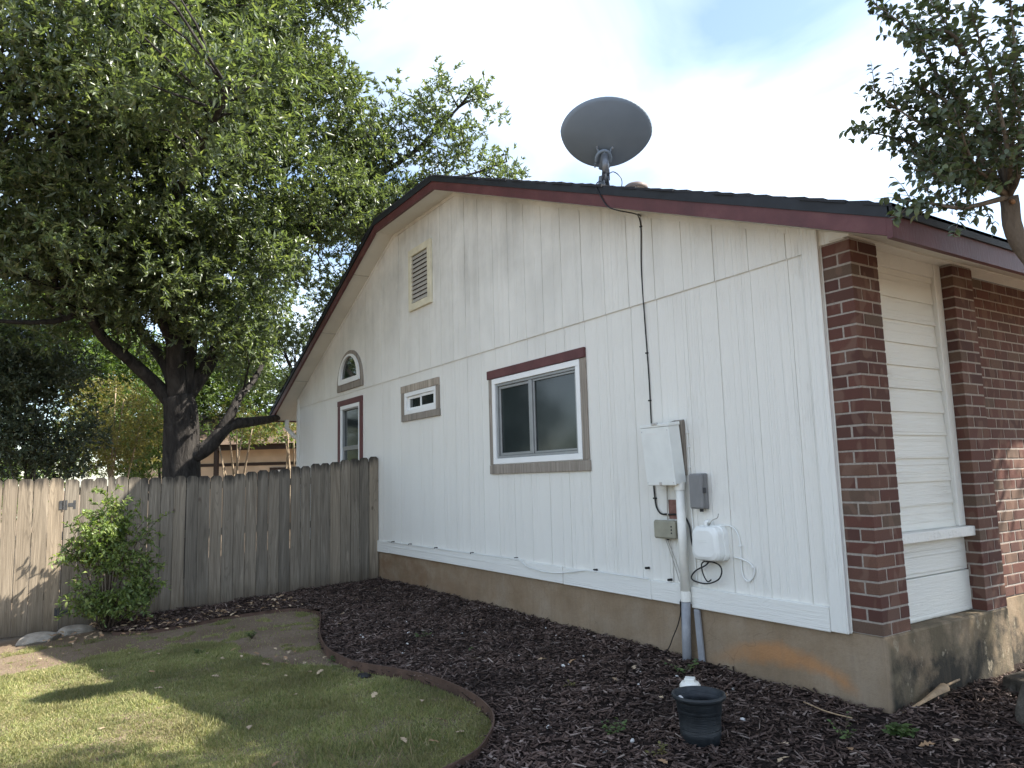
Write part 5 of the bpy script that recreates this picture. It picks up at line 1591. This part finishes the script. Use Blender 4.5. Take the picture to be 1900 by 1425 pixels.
# --- crape myrtle in front of the house, right edge
mbp = Vector((1.45, 0.95, -0.47))
myr = thing('crape_myrtle', 'crape myrtle hanging over the eave at the right edge', 'tree', mbp)
tm = MB()
def MW(px, py, d): return to_world(px, py, d)
fork = MW(1872, 365, 4.3)
main = limb(tm, [mbp, (1.25, 0.85, 0.8), (1.0, 0.72, 1.7), MW(1895, 455, 4.3), fork], 0.065, 0.048, 12)
c0 = MW(1879, 374, 4.24)
limb(tm, [mbp, (1.8, 1.15, 1.0), (2.2, 1.6, 2.4), (2.5, 2.2, 3.8), (2.6, 2.6, 5.2)], 0.06, 0.02)
limb(tm, [mbp, (1.5, 1.4, 1.2), (1.7, 2.2, 2.6), (1.8, 2.9, 4.0), (1.6, 3.4, 5.2)], 0.06, 0.02)
SPR = [  # arching sprays: start, mid, tip
    [fork, MW(1760, 310, 4.4), MW(1680, 262, 4.5), MW(1585, 240, 4.55)],
    [fork, MW(1790, 260, 4.3), MW(1700, 225, 4.3), MW(1605, 155, 4.35)],
    [fork, MW(1830, 250, 4.3), MW(1740, 140, 4.4), MW(1690, 60, 4.5), MW(1612, 0, 4.6)],
    [fork, MW(1850, 250, 4.2), MW(1790, 100, 4.2), MW(1700, -40, 4.3)],
    [fork, MW(1880, 220, 4.4), MW(1880, 50, 4.5), MW(1850, -120, 4.6)],
    [fork, MW(1790, 385, 4.0), MW(1730, 378, 3.95), MW(1665, 370, 3.9)],
    [fork, MW(1800, 300, 4.6), MW(1740, 220, 4.8), MW(1700, 150, 5.0)],
    [fork, MW(1830, 330, 4.1), MW(1800, 290, 4.0), MW(1770, 200, 3.9)],
    [fork, MW(1900, 250, 4.6), MW(1960, 100, 4.8), MW(2000, -60, 5.0)],
    [fork, MW(1850, 300, 4.5), MW(1800, 200, 4.7), MW(1740, 130, 4.9)], [fork, MW(1870, 280, 4.0), MW(1840, 150, 3.9), MW(1800, 20, 3.9)], [fork, MW(1800, 320, 4.5), MW(1730, 290, 4.6), MW(1650, 215, 4.7)], [fork, MW(1890, 320, 4.1), MW(1890, 200, 4.1), MW(1860, 100, 4.0)], [fork, MW(1820, 340, 4.2), MW(1770, 330, 4.1), MW(1700, 315, 4.1)],
    [MW(1790, 100, 4.2), MW(1760, 60, 4.1), MW(1690, 55, 4.1)],
    [MW(1830, 250, 4.3), MW(1760, 190, 4.3), MW(1685, 150, 4.4)],
]
mP, mD, mN = [], [], []
rs = np.random.default_rng(31)
def leafy(c, dens, size):
    for i in range(len(c) - 1):
        a_, b_ = c[i], c[i + 1]
        t_ = (b_ - a_).normalized()
        k_ = max(1, int(dens * (b_ - a_).length))
        for q in range(k_):
            p = a_.lerp(b_, rs.random())
            o_ = Vector(rs.normal(size=3)); o_ = (o_ - t_ * o_.dot(t_)).normalized()
            mP.append(p); mD.append(tuple(t_ * 0.5 + o_ * 0.9 + Vector((0, 0, -0.35)))); mN.append(tuple(rs.normal(size=3) * .5 + np.array([0, 0, 1.0])))
def spray(pts, r0):
    c = limb(tm, pts, r0, 0.003, 6)
    n_ = len(c)
    leafy(c[n_ // 3:], 48, 0.045)
    for i in range(n_ // 5, n_ - 1, 1):
        for q in range(2):
            t_ = (c[i + 1] - c[i]).normalized()
            o_ = Vector(rs.normal(size=3)); o_ = (o_ - t_ * o_.dot(t_)).normalized()
            ln = (0.12 + 0.28 * (1 - i / n_)) * rs.uniform(0.6, 1.2)
            e_ = c[i] + (t_ * 0.75 + o_ * 0.65 + Vector((0, 0, 0.10))).normalized() * ln
            mid = c[i].lerp(e_, 0.5) + Vector((0, 0, 0.015))
            tm.tube([c[i], mid, e_], [0.003, 0.002, 0.001], 4)
            leafy([c[i], mid, e_], 62, 0.04)
for s_ in SPR: spray(s_, 0.02)
mP, mD, mN = np.array([tuple(p) for p in mP]), np.array(mD), np.array(mN)
# the rest of the crown, mostly outside the frame: it shades the bed and the front wall
CE = [((1.9, 1.6, 4.6), 1.1, 1.3, 1.3), ((2.6, 2.4, 4.4), 1.5, 1.5, 1.7), ((2.0, 3.2, 4.6), 1.2, 1.4, 1.4), ((3.2, 1.2, 3.6), 1.4, 1.3, 1.5), ((2.9, 0.6, 2.9), 1.0, 1.0, 1.0), ((3.9, 2.6, 4.6), 1.5, 1.6, 1.9), ((1.2, 1.0, 4.4), 0.4, 0.5, 0.9), ((3.2, 3.8, 5.4), 1.6, 1.5, 1.5), ((1.7, 3.4, 4.2), 0.9, 0.9, 1.2), ((2.2, 4.4, 5.6), 1.2, 1.2, 1.2), ((1.5, 2.2, 6.9), 1.3, 1.3, 0.9), ((2.4, 3.2, 7.4), 1.6, 1.5, 1.1)]
LIT = np.array([(-6.6, -6.5), (-6.6, -3.2), (-3.6, -3.1), (-2.75, -3.15), (-2.5, -3.4), (-2.75, -3.55), (-3.35, -4.3), (-4.0, -5.3), (-4.8, -6.5)])
CPx, CPy, CPz = 2.5995, -4.2776, 1.0025
N1, D1 = np.array([0.931, 0.351, -0.096] ),  0.821 
N2, D2 = np.array( [0.527, -0.316, 0.789] ),  3.514
def myr_keep(P):
    # gap in the crown through which the sun reaches the lawn by the gate
    t_ = (P[:, 2] + 0.62) / SUN.z
    gx, gy = P[:, 0] - SUN.x * t_, P[:, 1] - SUN.y * t_
    ok = ~inside(gx, gy, LIT)
    ok &= ~((P[:, 2] < 2.70 - 0.403 * P[:, 0]) & (P[:, 0] < 0.6) & (P[:, 1] > -0.4))
    ok &= np.sqrt((P[:, 0] - CPx) ** 2 + (P[:, 1] - CPy) ** 2 + (P[:, 2] - CPz) ** 2) > 2.2
    return ok
def crown_off_frame(c):
    # keeps clumps right of or above the camera view, as unseen shade casters
    return (c @ N1 > D1) or (c @ N2 > D2)
k_ = myr_keep(mP)
me_ = leaves_mesh('crown', mP[k_], mD[k_], mN[k_], rs.uniform(0.036, 0.062, k_.sum()), rs.uniform(0.022, 0.034, k_.sum()), MAT['myrtleleaf'], 2)
o = bpy.data.objects.new('crown', me_); o.location = -mbp; link(o, myr); o['kind'] = 'stuff'
cl = [(c, rad) for (c, rad) in clumps_in(CE, 760, 0.38, 9, 0.3) if crown_off_frame(c)]
foliage(cl, 0.060, 56, 6, MAT['myrtleleaf'], 'upper_crown', myr, 12, keep=myr_keep, aspect=0.6)
tm.build('trunk', MAT['myrtlebark'], myr, True)
MB().tube([fork + Vector((0, 0, -0.02)), c0, c0 + (c0 - fork).normalized() * 0.012], [0.016, 0.013, 0.012], 10).build('pruned_stub', MAT['cut'], myr, True)

# --- nandina by the fence
nb = Vector((-7.02, -3.50, g(-7.02, -3.50)))
nan = thing('nandina_shrub', 'bright green nandina shrub against the fence beside the gate', 'shrub', nb)
tn = MB()
nP, nD, nN = [], [], []
rs = np.random.default_rng(77)
NT_ = [(0.0, -0.05, 1.5), (0.05, -0.25, 1.25), (0.1, -0.45, 1.0), (0.0, 0.18, 1.28), (0.08, 0.35, 1.05), (0.05, 0.50, 0.75), (0.25, -0.15, 1.15), (0.3, 0.15, 0.9), (-0.15, 0.1, 1.2), (0.15, -0.35, 1.25), (0.1, 0.0, 1.35), (0.2, 0.5, 0.55), (0.25, -0.2, 0.35), (0.3, 0.1, 0.4), (0.2, 0.3, 0.45), (0.25, -0.32, 0.3), (0.3, 0.28, 0.3), (0.12, 0.42, 0.35), (0.15, -0.3, 0.5), (-0.1, -0.3, 1.05), (0.2, -0.05, 1.0)]
for (dx, dy, h_) in NT_:
    tip = nb + Vector((dx, dy * 0.85, h_))
    c = limb(tn, [nb + Vector((dx * .1, dy * .12, 0)), nb + Vector((dx * .3, dy * .35, h_ * .5)), tip], 0.011, 0.004, 6)
    for q in range(26):
        p = c[-1 - int(rs.integers(0, 4))] + Vector(rs.normal(size=3) * 0.05)
        w = rs.uniform(0, 6.28)
        e_ = p + Vector((math.cos(w) * 0.20, math.sin(w) * 0.20, rs.uniform(-.10, .16))) * rs.uniform(.5, 1.15)
        mid = p.lerp(e_, .5) + Vector((0, 0, .03))
        tn.tube([p, mid, e_], [0.0025, 0.0018, 0.001], 4)
        for s_ in range(15):
            t_ = rs.uniform(0.15, 1.05)
            b_ = p.lerp(mid, t_ * 2) if t_ < .5 else mid.lerp(e_, t_ * 2 - 1)
            nP.append(tuple(b_)); nD.append(tuple((e_ - p).normalized() * 0.6 + Vector(rs.normal(size=3)) * .6)); nN.append(tuple(rs.normal(size=3) * .4 + np.array([0, 0, 1.0])))
nP, nD, nN = np.array(nP), np.array(nD), np.array(nN)
q = nP[:, 0] > FX + 0.03
me_ = leaves_mesh('foliage', nP[q], nD[q], nN[q], rs.uniform(0.042, 0.075, q.sum()), rs.uniform(0.017, 0.028, q.sum()), MAT['nandina'], 2)
o = bpy.data.objects.new('foliage', me_); o.location = -nb; link(o, nan); o['kind'] = 'stuff'
tn.build('stems', MAT['stem'], nan, True)

# --- planting beyond the fence
def shrub_tree(name, label, px, py, dist, ells, nclump, rad, leaf, per, mat, seed, stems, barkm, group=None, cat='tree', aspect=0.45):
    b_ = to_world(px, py, dist); b_.z = g(b_.x, b_.y) - 0.05
    t = thing(name, label, cat, b_, group)
    m_ = MB()
    EE = [E(*e) for e in ells]
    rs_ = random.Random(seed)
    for (qx, qy) in stems:
        e_ = to_world(qx, qy, dist + rs_.uniform(-.5, .5))
        mid = b_.lerp(e_, 0.5) + Vector((rs_.uniform(-.15, .15), rs_.uniform(-.15, .15), 0))
        limb(m_, [b_ + Vector((rs_.uniform(-.12, .12), rs_.uniform(-.12, .12), 0)), mid, e_], 0.06 if cat == 'tree' else 0.035, 0.012, 7)
    m_.build('trunk', MAT[barkm], t, True)
    foliage(clumps_in(EE, nclump, rad, seed, 0.5), leaf, per, 6, MAT[mat], 'crown', t, seed + 1, keep=lambda P: (P[:, 0] < -7.9) & (P[:, 2] > -0.4) & ~((P[:, 0] > -12.7) & (P[:, 1] > -0.8) & (P[:, 2] < 5.2)), aspect=aspect)
    return t
shrub_tree('evergreen_shrub', 'dark dense evergreen shrub behind the gate at the left edge', 40, 900, 12.0,
           [(40, 770, 12.0, 0.95, 1.1, 1.2), (-60, 720, 12.0, 1.0, 1.3, 1.3), (110, 820, 12.0, 0.4, 0.6, 0.7), (60, 660, 12.5, 0.8, 0.6, 0.9)], 240, 0.4, 0.075, 42, 'evergreen', 101, [(30, 700), (90, 760), (-30, 700)], 'oakbark', None, 'shrub')
shrub_tree('golden_shrub', 'yellowish sunlit shrub between evergreen and oak trunk', 210, 900, 15.0,
           [(200, 780, 15.0, 0.95, 0.95, 0.9), (255, 790, 15.2, 0.55, 0.7, 0.8), (160, 850, 15, 0.8, 0.4, 0.8)], 210, 0.32, 0.055, 30, 'goldleaf', 111, [(180, 760), (230, 740), (260, 790), (215, 720)], 'paletrunk', None, 'shrub')
for i, (lab, px, dist, ells) in enumerate([
    ('light green tree rising behind the golden shrub', 240, 21, [(235, 690, 21, 1.5, 1.1, 1.5), (160, 640, 22, 1.6, 1.2, 1.5), (260, 800, 20, 1.1, 1.2, 1.2)]),
    ('broad green tree at the far left behind the evergreen', 60, 24, [(60, 640, 24, 2.6, 2.0, 2.0), (-60, 560, 24, 2.6, 2.2, 2.0), (120, 760, 23, 1.5, 1.6, 1.5)]),
    ('green tree seen under the oak limb left of the eave', 420, 26, [(500, 795, 21, 0.9, 0.30, 0.8), (445, 800, 20, 0.6, 0.25, 0.6), (420, 720, 26, 1.6, 1.1, 1.5), (500, 740, 26, 1.5, 0.9, 1.5), (340, 730, 27, 1.6, 1.4, 1.5), (455, 640, 27, 1.5, 1.2, 1.4)]),
    ('shorter green tree right behind the oak trunk', 300, 18, [(300, 810, 18, 0.8, 0.7, 0.9), (290, 750, 18.5, 0.9, 0.7, 0.9), (250, 850, 17.5, 0.5, 0.5, 0.7)])]):
    shrub_tree('background_tree', lab, px, 900, dist, ells, 260 if i < 3 else 130, 0.55 if i < 3 else 0.35, 0.13 if i < 3 else 0.08, 18 if i < 3 else 26, 'greenleaf', 130 + 7 * i, [(e[0], e[1]) for e in ells], 'oakbark', 'trees beyond the fence')
for i, (lab, px, stems) in enumerate([('pale multi-stemmed crape myrtle before the tan neighbour house', 440, [(405, 820), (425, 800), (440, 790), (450, 800), (468, 795), (412, 850)]),
                                     ('pale-stemmed crape myrtle close to the far house corner', 536, [(528, 810), (536, 800), (545, 815), (532, 790)])]):
    shrub_tree('crape_myrtle', lab, px, 880, 17.0 + i * 1.5, [(px + 5, 780, 17.0 + i, 0.8, 0.36, 0.7), (px + 30, 795, 17.5 + i, 0.6, 0.28, 0.5), (px + 45, 810, 18, 0.4, 0.2, 0.4)], 80, 0.24, 0.06, 16, 'goldleaf', 170 + i, stems, 'paletrunk', 'crape myrtles beyond the fence')
# far wood closing the horizon
fw = []
rs = np.random.default_rng(5)
for i in range(120):
    x = rs.uniform(-62, -44); y = rs.uniform(-50, 34)
    fw.append((np.array([x, y, rs.uniform(-0.5, 5.5)]), rs.uniform(1.6, 3.0)))
holder = thing('far_woodland', 'hazy green band of distant trees beyond the gardens', 'woodland', (-52, -8, -0.5), None, 'stuff')
foliage(fw, 0.42, 3, 6, MAT['greenleaf'], 'foliage', holder, 6)

# --- neighbour's house
nbp = to_world(470, 870, 24.0); nbp.z = -0.5
nh = thing('neighbour_house', 'tan stucco house with brown roof glimpsed past the oak', 'house', nbp)
ang = math.atan2(HV.y, HV.x)
rot = Matrix.Rotation(ang, 4, 'Z')
def nbx(name, a, b, mat, parent=nh):
    m_ = MB().box(a, b)
    m_.v = [tuple(nbp + rot @ Vector(v)) for v in m_.v]
    return m_.build(name, MAT[mat], parent)
wl_ = nbx('wall', (-4.2, 0, -0.3), (6.0, 6, 2.62), 'stucco')
nbx('fascia', (-4.5, -0.45, 2.60), (6.3, -0.40, 2.80), 'browntrim')
nbx('beam', (-4.2, -0.02, 2.10), (6.0, -0.003, 2.20), 'browntrim')
w_ = nbx('window', (0.55, -0.06, 1.1), (1.45, -0.004, 2.02), 'browntrim')
nbx('casing', (0.63, -0.07, 1.18), (1.37, -0.061, 1.94), 'vinyl', w_)
nbx('pane', (0.74, -0.075, 1.25), (1.26, -0.071, 1.86), 'glass', w_)
nbx('post', (1.62, -0.5, -0.3), (1.76, -0.36, 2.6), 'browntrim')
nbx('post', (-1.1, -0.5, -0.3), (-0.98, -0.36, 2.6), 'browntrim')
m = MB().add([(-4.6, -0.6, 2.78), (6.4, -0.6, 2.78), (6.4, 3.2, 4.1), (-4.6, 3.2, 4.1), (-4.6, 6.6, 2.78), (6.4, 6.6, 2.78)], [(0, 1, 2, 3), (3, 2, 5, 4), (0, 3, 4), (1, 5, 2)])
m.v = [tuple(nbp + rot @ Vector(v)) for v in m.v]
m.build('roof', MAT['roofbrown'], nh)
